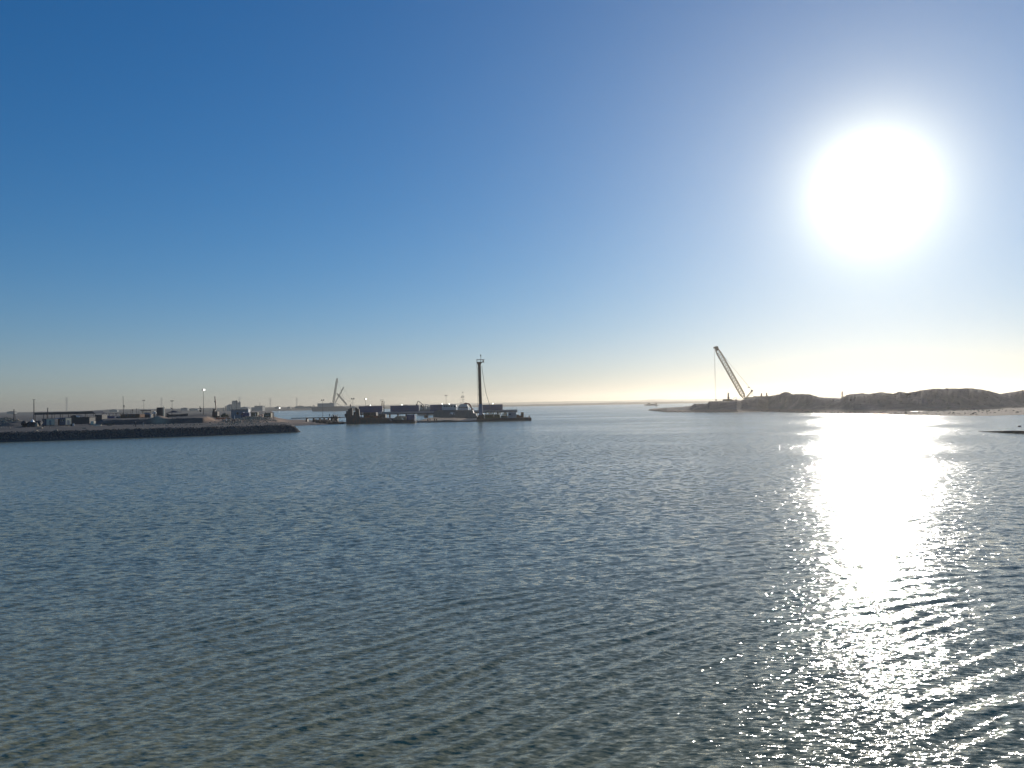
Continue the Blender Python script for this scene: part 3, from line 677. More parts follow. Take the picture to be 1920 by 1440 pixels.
    for x in (-2.8, 2.6):
        for y in (-2.6, 2.6): part('tent_pole', MB().tube((x, y, -.3), (x, y, ze), .06, n=5), 'dark', t)
    # sign wall
    q = Site(312, 396, GZ(vp(330, 760, 396).x, 396)-1.2); W = q.X(352)
    t = thing('sign_wall', 'long dark wall board on the earth bank with small white lettering', 'sign', q.loc)
    zb, zt = q.Z(787, 330), q.Z(777, 330)
    part('board', MB().prism([(0, zb), (W, zb), (W, zt+.4), (W*.6, zt), (W*.15, zt), (0, zt+.9)], 0, .3), 'roof', t)
    for i, ch in enumerate('WELCOME'):
        cu = bpy.data.curves.new('letter', 'FONT'); cu.body = ch; cu.size = 1.35; cu.extrude = .03; cu.align_x = 'CENTER'
        tmp = bpy.data.objects.new('letter', cu); C.objects.link(tmp)
        me = bpy.data.meshes.new_from_object(tmp.evaluated_get(bpy.context.evaluated_depsgraph_get())); bpy.data.objects.remove(tmp)
        me.name = 'letter'; me.materials.clear(); me.materials.append(M['white' if i > 1 else 'concrete'])
        lo = bpy.data.objects.new('letter', me); C.objects.link(lo); lo.parent = t
        lo.location = (q.X(320.5+i*3.6), -.05, q.Z(784.2, 330)); lo.rotation_euler = (R(90), 0, 0)
    # drill rig
    q = Site(403, 398, GZ(vp(403, 760, 398).x, 398))
    t = thing('drilling_rig', 'dark drilling rig with an upright slightly leaning mast right of the lit lamp', 'drilling rig', q.loc)
    part('body', MB().bevbox(q.X(399), q.X(408.5), -1.4, 1.4, .9, q.Z(771.5, 404), .1), 'dark', t)
    cb = part('cab', MB().bevbox(q.X(400), q.X(404), -1.3, .2, q.Z(771.5, 404), q.Z(767, 402), .1), 'dark', t); part('cab_window', MB().box(q.X(400.6), q.X(403.2), -1.35, -1.3, q.Z(770.6, 404), q.Z(768, 402)), 'glass', cb)
    for s in (-1, 1): part('track', MB().prism([(-2.0, .2), (-1.7, 0), (1.7, 0), (2.0, .2), (2.0, .7), (1.7, .95), (-1.7, .95), (-2.0, .7)], s*1.2-.3, s*1.2+.3), 'rubber', t)
    part('mast', MB().prism([(q.X(404.2), q.Z(768, 404)), (q.X(405.4), q.Z(768, 404)), (q.X(404), q.Z(750, 404)), (q.X(403.2), q.Z(743, 403)), (q.X(402), q.Z(743, 403)), (q.X(402.6), q.Z(753, 403))], -.3, .3), 'dark', t)
    part('mast_cable', MB().tube((q.X(404.3), -.4, q.Z(750, 404)), (q.X(405.2), -.4, q.Z(766, 404)), .07, n=4), 'orange', t)
    part('winch', MB().tube((q.X(402.4), -.3, q.Z(753, 403)), (q.X(402.4), .3, q.Z(753, 403)), .28, n=8), 'dark', t)
    # grey container office
    q = Site(433.5, 372, GZ(vp(450, 760, 372).x, 372)); W = q.X(463.5); z1 = q.Z(768, 450)
    t = thing('container_office', 'big grey blue site office with one round dark window and a white corner', 'site office', q.loc)
    part('wall', corrugated(W, 2.8, z1-.1, 22), 'grey', t); part('roof', MB().box(-.15, W+.15, -.15, 2.95, z1-.098, z1+.08), 'dark', t)
    w_ = part('window', MB().tube((q.X(444.7), -.12, q.Z(775.2, 445)), (q.X(444.7), 0, q.Z(775.2, 445)), .58, n=16), 'dark', t)
    part('pane', MB().tube((q.X(444.7), -.14, q.Z(775.2, 445)), (q.X(444.7), -.121, q.Z(775.2, 445)), .48, n=16), 'glass', w_)
    part('corner_panel', MB().box(W+.08, W+.45, -.1, 2.6, q.Z(773, 463), z1+.05), 'white', t)
    post(443.3, 385, 750.5, w=.08, label='thin mast standing behind the grey blue site office', z0=2.4, bits=((.99, .16, 0),))
    truck(451, 467, 352, 773, 'dark blue tipper truck parked in front of the site office', 'blue', 0, cab='blue', flip=True)
    container(469.5, 482.5, 410, GZ(vp(476, 760, 410).x, 410), 773.2, 'short olive container right of the dark blue truck', 'green', None, 0, door=False)
    excavator(488.5, 380, GZ(vp(488.5, 760, 380).x, 380)-.3, [(487, 782.5), (489.3, 778), (491.5, 777), (493, 783)], 'small red orange excavator with a folded arm between the two dark containers', 'orange', .62)
    q = Site(492, 400, GZ(vp(500, 760, 400).x, 400))
    t = thing('shipping_container', 'dark container with a sloping left end and roof stubs, rightmost on the bank', 'container', q.loc)
    W = q.X(507); z1 = q.Z(774.3, 500)
    part('box', MB().prism([(-.3, q.Z(781.5, 494)), (W, q.Z(783, 500)), (W, z1), (q.X(496), z1), (q.X(494), q.Z(776.5, 494))], 0, 2.5), 'green', t)
    for px in (495.6, 505.2): part('roof_stub', MB().box(q.X(px)-.15, q.X(px)+.15, 1, 1.4, z1, z1+.5), 'dark', t)
    part('stripe', MB().box(q.X(496.5), q.X(504), -.03, 0, q.Z(778.8, 500), q.Z(778.3, 500)), 'white', t)
    q = Site(513, 404, GZ(vp(512, 760, 404).x, 404))
    single('goal_frame', MB().box(-1.6, .1, -.08, .08, q.Z(774, 512), q.Z(773.2, 512)).box(-.1, .1, -.08, .08, -.3, q.Z(773.2, 512)), 'dark', 'dark angle frame with a single leg at the end of the sloping dark container', 'frame', q.loc)
    # low walls, timber stacks and fence poles round the orange earth
    for i, (px, Y, l_, c, lb) in enumerate(((413, 352, 4.2, 'orange', 'orange pipe bundle lying on trestles left of the site office'), (424, 356, 3.2, 'rust', 'rusty pipe bundle next to the orange one'),
                                     (482, 352, 3.0, 'rust', 'rusty pipe bundle in front of the small red orange excavator'), (205, 300, 3.6, 'wood', 'brown timber stack near the bank edge'))):
        mb = MB(); rr = random.Random(i)
        for j in range(7): mb.tube((-l_/2+rr.uniform(-.2, .2), rr.uniform(-.5, .5), .25+.17*(j//3)), (l_/2+rr.uniform(-.2, .2), rr.uniform(-.5, .5), .25+.17*(j//3)), .10, n=6)
        z = GZ(vp(px, 760, Y).x, Y); single('pipe_bundle' if c != 'wood' else 'timber_stack', mb, c, lb, 'pipes' if c != 'wood' else 'timber', (vp(px, 760, Y).x, Y, z+.1), R(6*i-8))
    single('bush', MB().ball((0, 0, 1.2), 1.6, 8, .7).ball((1.3, .3, .9), 1.1, 8, .7).ball((-1.2, .2, .8), 1.0, 8, .7), 'green', 'low olive bush left of the site office beside the drilling rig', 'bush', (vp(421, 760, 392).x, 392, GZ(vp(421, 760, 392).x, 392)+.3))
    for px, Y, lb in ((424.2, 322, 'white cross shaped marker post on the orange earth'), (439.5, 330, 'thin pale marker post left of the people on the slope'), (479, 345, 'pale short marker post before the olive container'), (488.3, 350, 'pale marker post beside the small excavator')):
        z = GZ(vp(px, 760, Y).x, Y)
        t = thing('marker_post', lb, 'marker post', (vp(px, 760, Y).x, Y, z), 0, 'pale marker posts on the bank')
        part('stake', MB().box(-.05, .05, -.05, .05, -.1, 1.6), 'white', t); part('cross_board', MB().box(-.3, .3, -.08, -.05, .9, 1.08), 'white', t)
    for i, (px, Y, pz, lb) in enumerate(((436.3, 300, 0, 'person in a white helmet walking on the slope below the site office'), (439.0, 303, 1, 'second person just right of the one in the white helmet, dark clothes'),
                                  (253.8, 262, 1, 'person in a white helmet standing on the dark bank beside the blue patch'), (268.5, 258, 0, 'person in grey clothes bending at the bank edge below the lookout'))):
        person(px, Y, GZ(vp(px, 760, Y).x, Y), lb, 1.72, R(40*i), i % 2, None, 'cloth' if i != 3 else 'grey')
    # pale slabs on the revetment
    for i, (px, py, l_) in enumerate(((66, 812.6, 1.3), (75, 806.7, 1.6), (105, 811.4, .8), (158, 803.5, 1.2), (13, 797, .8), (206, 797.5, 1.6), (404, 801.6, 2.0), (377, 802, .5))):
        Y = 8e9; z = 1.9 if py > 805 else 2.5
        p = gp(px, py, z); zz = GZ(p.x, p.y)
        single('concrete_slab', MB().bevbox(-l_/2, l_/2, -.5, .5, 0, .28, .06), 'concrete', ['whitest oval slab lying on the dark revetment at the left', 'long thin pale slab at the top of the revetment before the black heap', 'small pale slab below the lean-to canopy', 'pale slab lying before the black pitched hut',
            'small pale block at the foot of the far left rubble heap', 'pale slab lying right of the planks by the cream tank', 'longest pale slab lying on the bank crest below the orange pipes', 'small pale block on the bank crest left of the longest slab'][i], 'slab', (p.x, p.y, zz+.02), R(10*i))
    # rubble: broken stone scattered over heaps and bank
    def rubble(lst, material, label, seed, nm='rubble'):
        mb = MB(); r = np.random.default_rng(seed)
        for (px, Y, wp, wd, n, s) in lst:
            for _ in range(n):
                u = px+r.normal()*wp*.5; yy = Y+r.normal()*wd*.5; x = (u-960)/F_PX*yy; z = GZ(x, yy)
                if z < .2: continue
                a, b_, c = r.uniform(.3, 1, 3)*s; rz = r.uniform(0, 3)
                q = [(x+math.cos(rz)*i*a-math.sin(rz)*j*b_, yy+math.sin(rz)*i*a+math.cos(rz)*j*b_, z+k*c*.8) for i in (-.5, .5) for j in (-.5, .5) for k in (-.3, .8)]
                q = [(p[0]+r.normal()*.08*s, p[1]+r.normal()*.08*s, p[2]+r.normal()*.08*s) for p in q]
                mb.add(q, [(0, 1, 3, 2), (4, 6, 7, 5), (0, 4, 5, 1), (2, 3, 7, 6), (0, 2, 6, 4), (1, 5, 7, 3)])
        o = part(nm, mb, material); tag(o, label, 'rubble', None, 'stuff')
    rubble([(12, 398, 36, 8, 190, 1.3), (32, 388, 26, 6, 90, 1.1), (475, 342, 44, 10, 230, .9), (455, 320, 50, 16, 130, .7), (300, 300, 60, 30, 60, .5), (60, 300, 100, 30, 60, .5), (430, 280, 120, 20, 120, .5)], 'concrete', 'pale broken concrete rubble scattered over the heaps and the bank', 4)
    rubble([(u, 8*F_PX/(np.interp(u, [0, 190, 380, 567], [829, 823, 817, 810])-hy(u))+2.2, 30, 3.0, 90, .42) for u in range(-60, 560, 30)], mat('revetment_stone', (.17, .15, .13), .95, 0, .5, 1.2), 'dark stones of the sloping revetment along the water of the left bank', 6, 'revetment_stones')
build_left_site()
# ------------------------------------------------------------------ jetty, barges and the beacon tower in the middle
def build_jetty():
    Y = 402; q = Site(600, Y, 0)
    t = thing('jetty', 'thin black jetty on wedge shaped piers reaching from the sand spit to the stepped barge', 'jetty', q.loc)
    zd = q.Z(782.6, 600)
    part('deck', MB().box(q.X(545), q.X(638), 0, 3, zd-.42, zd), 'dark', t)
    part('gangway', MB().box(q.X(638)+.01, q.X(648.5), .6, 2.4, zd-.3, zd-.02), 'dark', t)
    for px in (573, 586, 597.5, 606, 614): part('pier', MB().prism([(q.X(px)-.75, -1), (q.X(px)+.95, -1), (q.X(px)+.35, zd-.42), (q.X(px)-.15, zd-.42)], .3, 2.7), 'dark', t)
    for px in (620.5, 625.5, 629.8): part('pier', MB().prism([(q.X(px)-.6, -1), (q.X(px)+.6, -1), (q.X(px)+.45, zd-.42), (q.X(px)-.45, zd-.42)], .3, 2.7), 'dark', t)
    for px in range(556, 648, 8): part('rail_post', MB().tube((q.X(px), .1, zd), (q.X(px), .1, zd+1.1), .03, n=4), 'dark', t)
    part('handrail', MB().tube((q.X(552), .1, zd+1.1), (q.X(648), .1, zd+1.1), .03, n=4), 'dark', t)
    w = thing('winch', 'dark winch frame with drums standing on the end of the jetty', 'winch', (q.x+q.X(625), Y+1.5, zd))
    part('frame', MB().box(-1.9, 1.9, -.8, .8, 0, .25).tube((-1.5, -.5, .2), (-.9, -.5, 1.4), .08, n=5).tube((-.3, -.5, 1.4), (-.9, -.5, 1.4), .08, n=5).tube((1.4, .4, .2), (1.5, .4, 1.5), .09, n=5).tube((.4, 0, .2), (.9, 0, 1.3), .08, n=5), 'dark', w)
    part('drum', MB().tube((-.3, -.6, .7), (-.3, .6, .7), .45, n=12), 'dark', w); part('drum', MB().tube((.8, -.5, .6), (.8, .5, .6), .35, n=12), 'dark', w)
    person(617.6, Y+1, zd, 'person in dark clothes standing on the jetty left of the winch', 1.7, 0, 1)
    lamp_post(605, Y+2.4, 750.5, z0=zd, label='thin dark lamp mast standing on the black jetty', r=.08)
    # stones heaped under the jetty
    mb = MB(); r = np.random.default_rng(5)
    for i in range(260):
        u = r.uniform(588, 648); yy = r.uniform(358, 400); x = (u-960)/F_PX*yy; s = r.uniform(.6, 1.5); z = -.2+1.5*ss(650, 605, u)*float(np.interp(yy, [356, 366, 400], [0, 1, 1]))
        q2 = [(x+i_*s+r.normal()*.12, yy+j*s+r.normal()*.12, z+k*s*.7) for i_ in (-.5, .5) for j in (-.5, .5) for k in (-.4, .5)]
        mb.add(q2, [(0, 1, 3, 2), (4, 6, 7, 5), (0, 4, 5, 1), (2, 3, 7, 6), (0, 2, 6, 4), (1, 5, 7, 3)])
    o = part('boulders', mb, mat('wet_boulder', (.045, .042, .042), .9, 0, .3, 2)); tag(o, 'dark boulders piled along the water under the end of the jetty', 'boulders', None, 'stuff')
build_jetty()

def build_stepped_barge():
    Y = 363; q = Site(690, Y, 0)
    t = thing('stepped_barge', 'black rusty barge with high stepped bulwarks and a notch at its left end', 'barge', q.loc)
    X = q.X; Z = lambda a, b: q.Z(b, a)
    part('hull', MB().prism([(X(648), -1), (X(741), -1), (X(741), Z(741, 786)), (X(724), Z(724, 784)), (X(673.2), Z(673, 783)), (X(648), Z(648, 779))], 0, 13), 'hull', t)
    part('bulwark', MB().prism([(X(646.3), Z(646, 782)), (X(646.3), Z(646, 776)), (X(648), Z(648, 776)), (X(648), Z(648, 771)), (X(651.8), Z(652, 771)), (X(651.8), Z(652, 767)), (X(655), Z(655, 767)), (X(655), Z(655, 765)), (X(660), Z(660, 765)),
        (X(660), Z(660, 778.3)), (X(662), Z(662, 778.3)), (X(662), Z(662, 772)), (X(665.2), Z(665, 772)), (X(665.2), Z(665, 765)), (X(669.8), Z(670, 765)), (X(669.8), Z(670, 767)), (X(672.5), Z(673, 767)), (X(673.5), Z(674, 784)), (X(648.3), Z(648, 784))], -.08, 1.0), 'hull', t)
    dk = part('deckhouse', MB().bevbox(X(676), X(700), 6, 11, Z(688, 783.6), Z(688, 773.5), .1).bevbox(X(703), X(717), 7, 11, Z(710, 783.6), Z(710, 777.5), .1), 'dark', t)
    for px in (681, 687, 693): part('deckhouse_window', MB().box(X(px)-.4, X(px)+.4, 5.93, 6.0, Z(px, 778.5), Z(px, 776.2)), 'glass', dk)
    part('rubbing_strake', MB().box(X(676), X(677.2), -.1, .0, Z(677, 786), Z(677, 772)), 'rust', t)
    part('fender_rail', MB().box(X(674), X(740), -.14, -.003, Z(700, 785.6), Z(700, 785)), 'rust', t)
    person(657.2, Y+.5, Z(657, 765), 'person in black standing on the highest step of the stepped barge', 1.8, 0, 0)
    person(667.2, Y+.6, Z(667, 765)-.9, 'person half hidden behind the second stepped bulwark', 1.7, 0, 0)
    person(646.6, 404.5, Site(646, 404, 0).Z(781.5, 646), 'person waiting on the gangway left of the stepped barge', 1.75, 0, 1)
    for i, (px, c, l_) in enumerate(((686, 'orange', 2.6), (694, 'rust', 2.2), (703, 'orange', 2.8), (709, 'rust', 2.0))):
        mb = MB(); r = random.Random(i+40)
        for j in range(8): mb.tube((-l_/2, r.uniform(-.8, .8), .15+.25*(j % 3)), (l_/2*r.uniform(.6, 1), r.uniform(-.8, .8), .15+.25*(j % 3)+r.uniform(-.1, .5)), .13, n=6)
        single('hose_heap', mb, c, ['orange hose pieces heaped on the stepped barge deck nearest its bulwark', 'rusty pipe pieces second from the bulwark on the barge deck', 'long orange hose pieces piled at the middle of the barge deck', 'rusty pipe pieces just left of the two workers'][i], 'hoses', (q.x+X(px), Y+3, Z(px, 783.5)), R(i*7))
    person(709.5, Y+2, Z(709, 783), 'shorter worker of the two on the stepped barge deck, bending', 1.6, R(60), 1)
    person(712.8, Y+2, Z(712, 783), 'upright worker on the stepped barge deck beside the bending one', 1.8, 0, 0)
    lamp_post(661.6, Y+9, 748, z0=Z(661, 783), label='thin dark lamp mast seen through the notch of the stepped barge', r=.07)
    post(717.5, Y+6, 772, z0=Z(717, 784), w=.22, label='stout dark bollard post left of the rock pile barge')
build_stepped_barge()

def build_trestle():
    Y = 458; q = Site(800, Y, 0); X = q.X; Z = lambda a, b: q.Z(b, a)
    t = thing('trestle_bridge', 'long low grey trestle deck carrying the row of navy containers behind the barges', 'trestle', q.loc)
    z1 = Z(800, 771); z0 = z1-1.45
    part('deck', MB().box(X(673), X(969), 0, 4.2, z0, z1), 'grey', t); part('edge_beam', MB().box(X(673), X(969), -.15, -.003, z0-.15, z0+.35), 'dark', t)
    for i in range(19):
        px = 682+i*15.6
        if 775 < px < 812: continue
        for y in (.5, 3.7): part('pile', MB().tube((X(px), y, -2), (X(px), y, z0), .28, n=8), 'dark', t)
    g = 'navy containers on the trestle deck'
    def cont(a, b, top, lab, lamps): container(a, b, Y+.6, z1, top, lab, 'blue', g, 0, lamps=lamps, D=2.8)
    cont(672.8, 716, 761.4, 'navy container at the left end of the trestle, behind the stepped barge', (.49,))
    cont(732, 785, 760.2, 'longest navy container, above the rock pile on the trestle', (.40,))
    cont(806.5, 829, 758.8, 'navy container partly behind the grey wheelhouse with four windows', (.98,))
    cont(897.3, 942, 758.5, 'navy container crossed by the beacon tower', (.59,))
    lamp_post(685.3, Y+16, 748.5, z0=1.0, lit=.3, label='short lamp mast with a shining lamp above the left navy container', r=.08)
    lamp_post(836.6, Y+14, 742, z0=1.0, label='slim dark lamp mast behind the wheelhouse with four windows', r=.08)
    # look-out platform
    q2 = Site(716, Y+10, 0)
    t = thing('watch_platform', 'small railed platform on a braced pylon between the two left navy containers', 'platform', q2.loc)
    zt = q2.Z(752.3, 716); zr = q2.Z(748.8, 716)
    part('pylon', MB().lattice((.35, 0, 0), (.35, 0, zt), 1.0, 9, .06, .01), 'rust', t); part('floor', MB().box(-.75, .85, -.8, .8, zt, zt+.15), 'dark', t)
    part('railing', MB().box(-.75, .85, -.8, -.74, zr-.08, zr).box(-.75, .85, .74, .8, zr-.08, zr).box(-.75, -.68, -.8, -.74, zt, zr).box(.78, .85, -.8, -.74, zt, zr).box(-.75, -.68, .74, .8, zt, zr).box(.78, .85, .74, .8, zt, zr), 'dark', t)
    post(720.5, Y+9, 753, z0=1.0, w=.13, label='plain dark post right beside the railed watch platform', bits=((.985, .2, 0),))
build_trestle()

def build_rock_barge():
    Y = 357; q = Site(750, Y, 0); X = q.X; Z = lambda a, b: q.Z(b, a)
    t = thing('rock_barge', 'low dark barge carrying the pale stone heap and the upright navy box', 'barge', q.loc)
    part('hull', MB().prism([(X(728), Z(728, 787)), (X(733), -1), (X(776.5), -1), (X(777.5), Z(777, 789.5)), (X(775), Z(775, 790)), (X(735), Z(735, 789))], 0, 9), 'hull', t)
    part('coaming', MB().box(X(734), X(775), .1, .3, Z(750, 789.5)+.0, Z(750, 787.5)), 'hull', t)
    mb = MB(); r = np.random.default_rng(12)
    for i in range(300):
        u = r.uniform(X(735), X(762)); v = r.uniform(.6, 8); c = math.exp(-((u-X(748))/3.1)**4-((v-3.5)/3.5)**4)
        z = Z(750, 789)+c*r.uniform(.1, 1)*2.3; s = r.uniform(.25, .7)
        mb.add([(u+i_*s*r.uniform(.6, 1), v+j*s*r.uniform(.6, 1), z+k*s*r.uniform(.6, 1)) for i_ in (-.5, .5) for j in (-.5, .5) for k in (-.5, .5)], [(0, 1, 3, 2), (4, 6, 7, 5), (0, 4, 5, 1), (2, 3, 7, 6), (0, 2, 6, 4), (1, 5, 7, 3)])
    o = part('stone_heap', mb, 'concrete'); o.location = q.loc; tag(o, 'heap of pale broken stones piled on the low dark barge', 'stones', None, 'stuff')
    z = Z(768, 789.6)
    t = thing('shipping_container', 'upright navy box standing end on at the right end of the rock barge', 'container', (q.x+X(761.5), Y+.4, z))
    W = X(776)-X(761.5); H = Z(768, 777.3)-z
    part('corrugated_box', corrugated(W, 3.4, H, 8), 'blue', t)
    part('hatch', MB().box(W*.25, W*.7, -.1, -.055, .3, H*.7), 'blue', t)
build_rock_barge()

def build_sand_barge():
    Y = 359; q = Site(860, Y, 0); X = q.X; Z = lambda a, b: q.Z(b, a)
    t = thing('sand_barge', 'long flat barge loaded with orange brown sand in front of the grey ship', 'barge', q.loc)
    part('hull', MB().prism([(X(780), Z(780, 791.5)), (X(789), -1), (X(936), -1), (X(944.5), Z(944, 787.3)), (X(940), Z(940, 786.6)), (X(790), Z(790, 790.6))], 0, 44), 'hull', t)
    part('hatch_edge', MB().box(X(868), X(941), -.05, .2, .95, 1.15), 'wood', t)
    xs = np.linspace(X(776), X(893), 80); ys = np.linspace(.3, 50, 30)
    Xg, Yg = np.meshgrid(xs, ys)
    H = .82+.30*vnoise(Xg, Yg, 6, 4, 31)+.25*np.exp(-((Yg-40)/14)**2)+.5*np.exp(-((Xg-X(790))/5)**2-((Yg-44)/6)**2)
    H = -.3+(H+.3)*ss(0, 1.5, Xg-X(776))*ss(0, 1.2, Yg-.2)*ss(0, 3, 50-Yg)*ss(0, 12, X(893)-Xg)
    ms = ground_mat('sand', [(.20, .125, .07), (.34, .23, .14), (.46, .33, .22)], .35, .12, .9)
    o = link_mesh('sand_heap', np.stack([Xg, Yg, H], -1).reshape(-1, 3), grid_faces(len(ys), len(xs)), ms, True); o.location = q.loc
    tag(o, 'spread of orange brown sunlit sand loaded on the long flat barge', 'sand')
    for i, px in enumerate((800.7, 804.7, 813.4, 817.2)):
        t = thing('mooring_bollard', ['squat black mooring bollard, leftmost of four on the sand', 'thin black mooring bollard, second of four on the sand', 'squat black mooring bollard, third of four on the sand', 'squat black mooring bollard, rightmost of four on the sand'][i], 'bollard', (q.x+X(px), Y+1.2, .75), 0, 'black bollards on the sand barge')
        part('post', MB().tube((0, 0, 0), (0, 0, .75), .26 if i != 1 else .14, n=10), 'rubber', t); part('cap', MB().tube((0, 0, .75), (0, 0, .95), .34 if i != 1 else .2, n=10), 'rubber', t)
    q3 = Site(798.5, 404, 0)
    t = thing('skip', 'dark skip with small lumps on it standing at the back of the sand', 'skip', (q3.x, 404, 1.35))
    part('bin', MB().prism([(-.9, 0), (.9, 0), (1.15, 1.1), (-1.15, 1.1)], 0, 1.6), 'dark', t); part('load', MB().ball((-.3, .8, 1.2), .45, 8).ball((.4, .8, 1.15), .35, 8), 'rust', t)
build_sand_barge()

def build_grey_ship():
    Y = 430; q = Site(850, Y, 0); X = q.X; Z = lambda a, b: q.Z(b, a)
    t = thing('grey_ship', 'grey ship with a white triangle emblem, a windowed wheelhouse and a dark red crane arm', 'ship', q.loc)
    part('hull', MB().prism([(X(811), -.6), (X(811), Z(811, 779)), (X(812.5), Z(812, 779)), (X(812.5), Z(812, 771.5)), (X(820), Z(820, 769.2)), (X(885), Z(885, 769)), (X(887.3), Z(887, 775)), (X(891), Z(891, 775.3)), (X(891.5), Z(891, 779)), (X(894.3), Z(894, 780)), (X(894.3), Z(894, 783.5)), (X(886), Z(886, 785.5)), (X(884), -.6)], 0, 9), mat('dull_grey_hull', (.13, .135, .13), .6, 0, .2, .7, rust=.25), t)
    part('deck_rail', MB().box(X(813), X(885), .02, .1, Z(850, 769), Z(850, 768.6)), 'dark', t)
    em = part('emblem', MB().prism([(X(843.7), Z(845, 773.2)), (X(850), Z(850, 773.2)), (X(847), Z(847, 777.9))], -.04, -.003), 'white', t)
    part('emblem_stroke', MB().prism([(X(842), Z(842, 777)), (X(843), Z(842, 773.2)), (X(843.5), Z(843, 773.2)), (X(845.1), Z(845, 777)), (X(844.4), Z(844, 777)), (X(843.3), Z(843, 774.8)), (X(842.6), Z(842, 777))], -.035, -.003), 'lgrey', em)
    part('emblem_stroke', MB().prism([(X(850.8), Z(851, 776.8)), (X(851.8), Z(852, 773.4)), (X(852.5), Z(852, 773.4)), (X(851.6), Z(851, 777.2)), (X(850.3), Z(850, 778.3)), (X(850, ), Z(850, 777.7))], -.035, -.003), 'lgrey', em)
    wh = part('wheelhouse', MB().prism([(X(828.3), Z(828, 769)), (X(827.3), Z(827, 764)), (X(829), Z(829, 759.2)), (X(853.3), Z(853, 759)), (X(855), Z(855, 763)), (X(853.5), Z(853, 769))], .8, 6), 'lgrey', t)
    part('wheelhouse_roof', MB().box(X(828), X(854.5), .5, 6.3, Z(840, 759.1), Z(840, 758.2)), 'grey', wh)
    for px in (832.4, 836.8, 841.3, 846): part('window', MB().box(X(px)-.48, X(px)+.48, .72, .8, Z(px, 762.6), Z(px, 760.4)), 'glass', wh)
    part('round_window', MB().tube((X(851.8), .70, Z(851, 762)), (X(851.8), .80, Z(851, 762)), .52, n=14), 'glass', wh)
    for px in (829.3, 841.7):
        l_ = part('roof_lamp', MB().box(X(px)-.14, X(px)+.14, .5, .7, Z(px, 758.2), Z(px, 757.4)), 'dark', wh)
    part('lamp_glass', MB().ball((X(841.7), .3, Z(841, 757.4)), .25, 8), 'lamp', l_)
    ar = part('crane_arm', MB().prism([(X(868.5), Z(868, 757.7)), (X(869), Z(869, 755.6)), (X(872), Z(872, 755)), (X(879), Z(879, 756.3)), (X(882), Z(882, 759.5)), (X(885.6), Z(885, 768.5)), (X(883.2), Z(883, 769)), (X(879.7), Z(879, 761)), (X(877.5), Z(877, 758.6)), (X(872), Z(872, 757.8))], 2, 2.9), 'red', t)
    part('crane_pedestal', MB().tube((X(884.6), 2.45, Z(884, 769)), (X(884.6), 2.45, Z(884, 766)), .6, n=10), 'red', t)
build_grey_ship()

def build_tug():
    Y = 478; q = Site(867, Y, 0); X = q.X; Z = lambda a, b: q.Z(b, a)
    t = thing('tug_boat', 'white tug seen behind the grey ship with a tall cross armed radar mast', 'tug', q.loc)
    part('hull', MB().prism([(X(846), -.6), (X(890), -.6), (X(896), Z(896, 769)), (X(884), Z(884, 770.5)), (X(845), Z(845, 769.8))], 0, 8), 'hull', t)
    wh = part('wheelhouse', MB().prism([(X(857), Z(857, 770)), (X(857.2), Z(857, 763.5)), (X(860.5), Z(860, 759.6)), (X(874.5), Z(874, 759)), (X(877), Z(877, 764)), (X(876.5), Z(876, 770))], 1.5, 6), 'lgrey', t)
    for px in (861, 865, 869, 873): part('window', MB().box(X(px)-.45, X(px)+.45, 1.42, 1.5, Z(px, 765.3), Z(px, 762.8)), 'glass', wh)
    part('wheelhouse_roof', MB().prism([(X(860), Z(860, 759.5)), (X(863.5), Z(863, 757.2)), (X(874), Z(874, 757.4)), (X(875.3), Z(875, 758.9))], 1.3, 6.2), 'lgrey', wh)
    m_ = part('mast', MB().tube((X(867), 3, Z(867, 758)), (X(867), 3, Z(867, 740)), .13, .07, 6), 'dark', t)
    for py, a, b in ((743.2, 863.5, 870.5), (745.8, 861.2, 870), (749.5, 860.8, 870.4), (741.2, 864.5, 868.2)): part('crossarm', MB().box(X(a), X(b), 2.95, 3.05, Z(867, py)-.06, Z(867, py)+.06), 'dark', m_)
    for px, py in ((864.5, 744.4), (867.4, 744), (866.8, 735.5), (863.3, 755.5)): part('radar', MB().bevbox(X(px)-.25, X(px)+.25, 2.8, 3.2, Z(px, py)-.3, Z(px, py)+.3, .05), 'dark', m_)
    part('aerial', MB().tube((X(867), 3, Z(867, 740)), (X(867), 3, Z(867, 735.5)), .035, n=4), 'dark', m_)
build_tug()

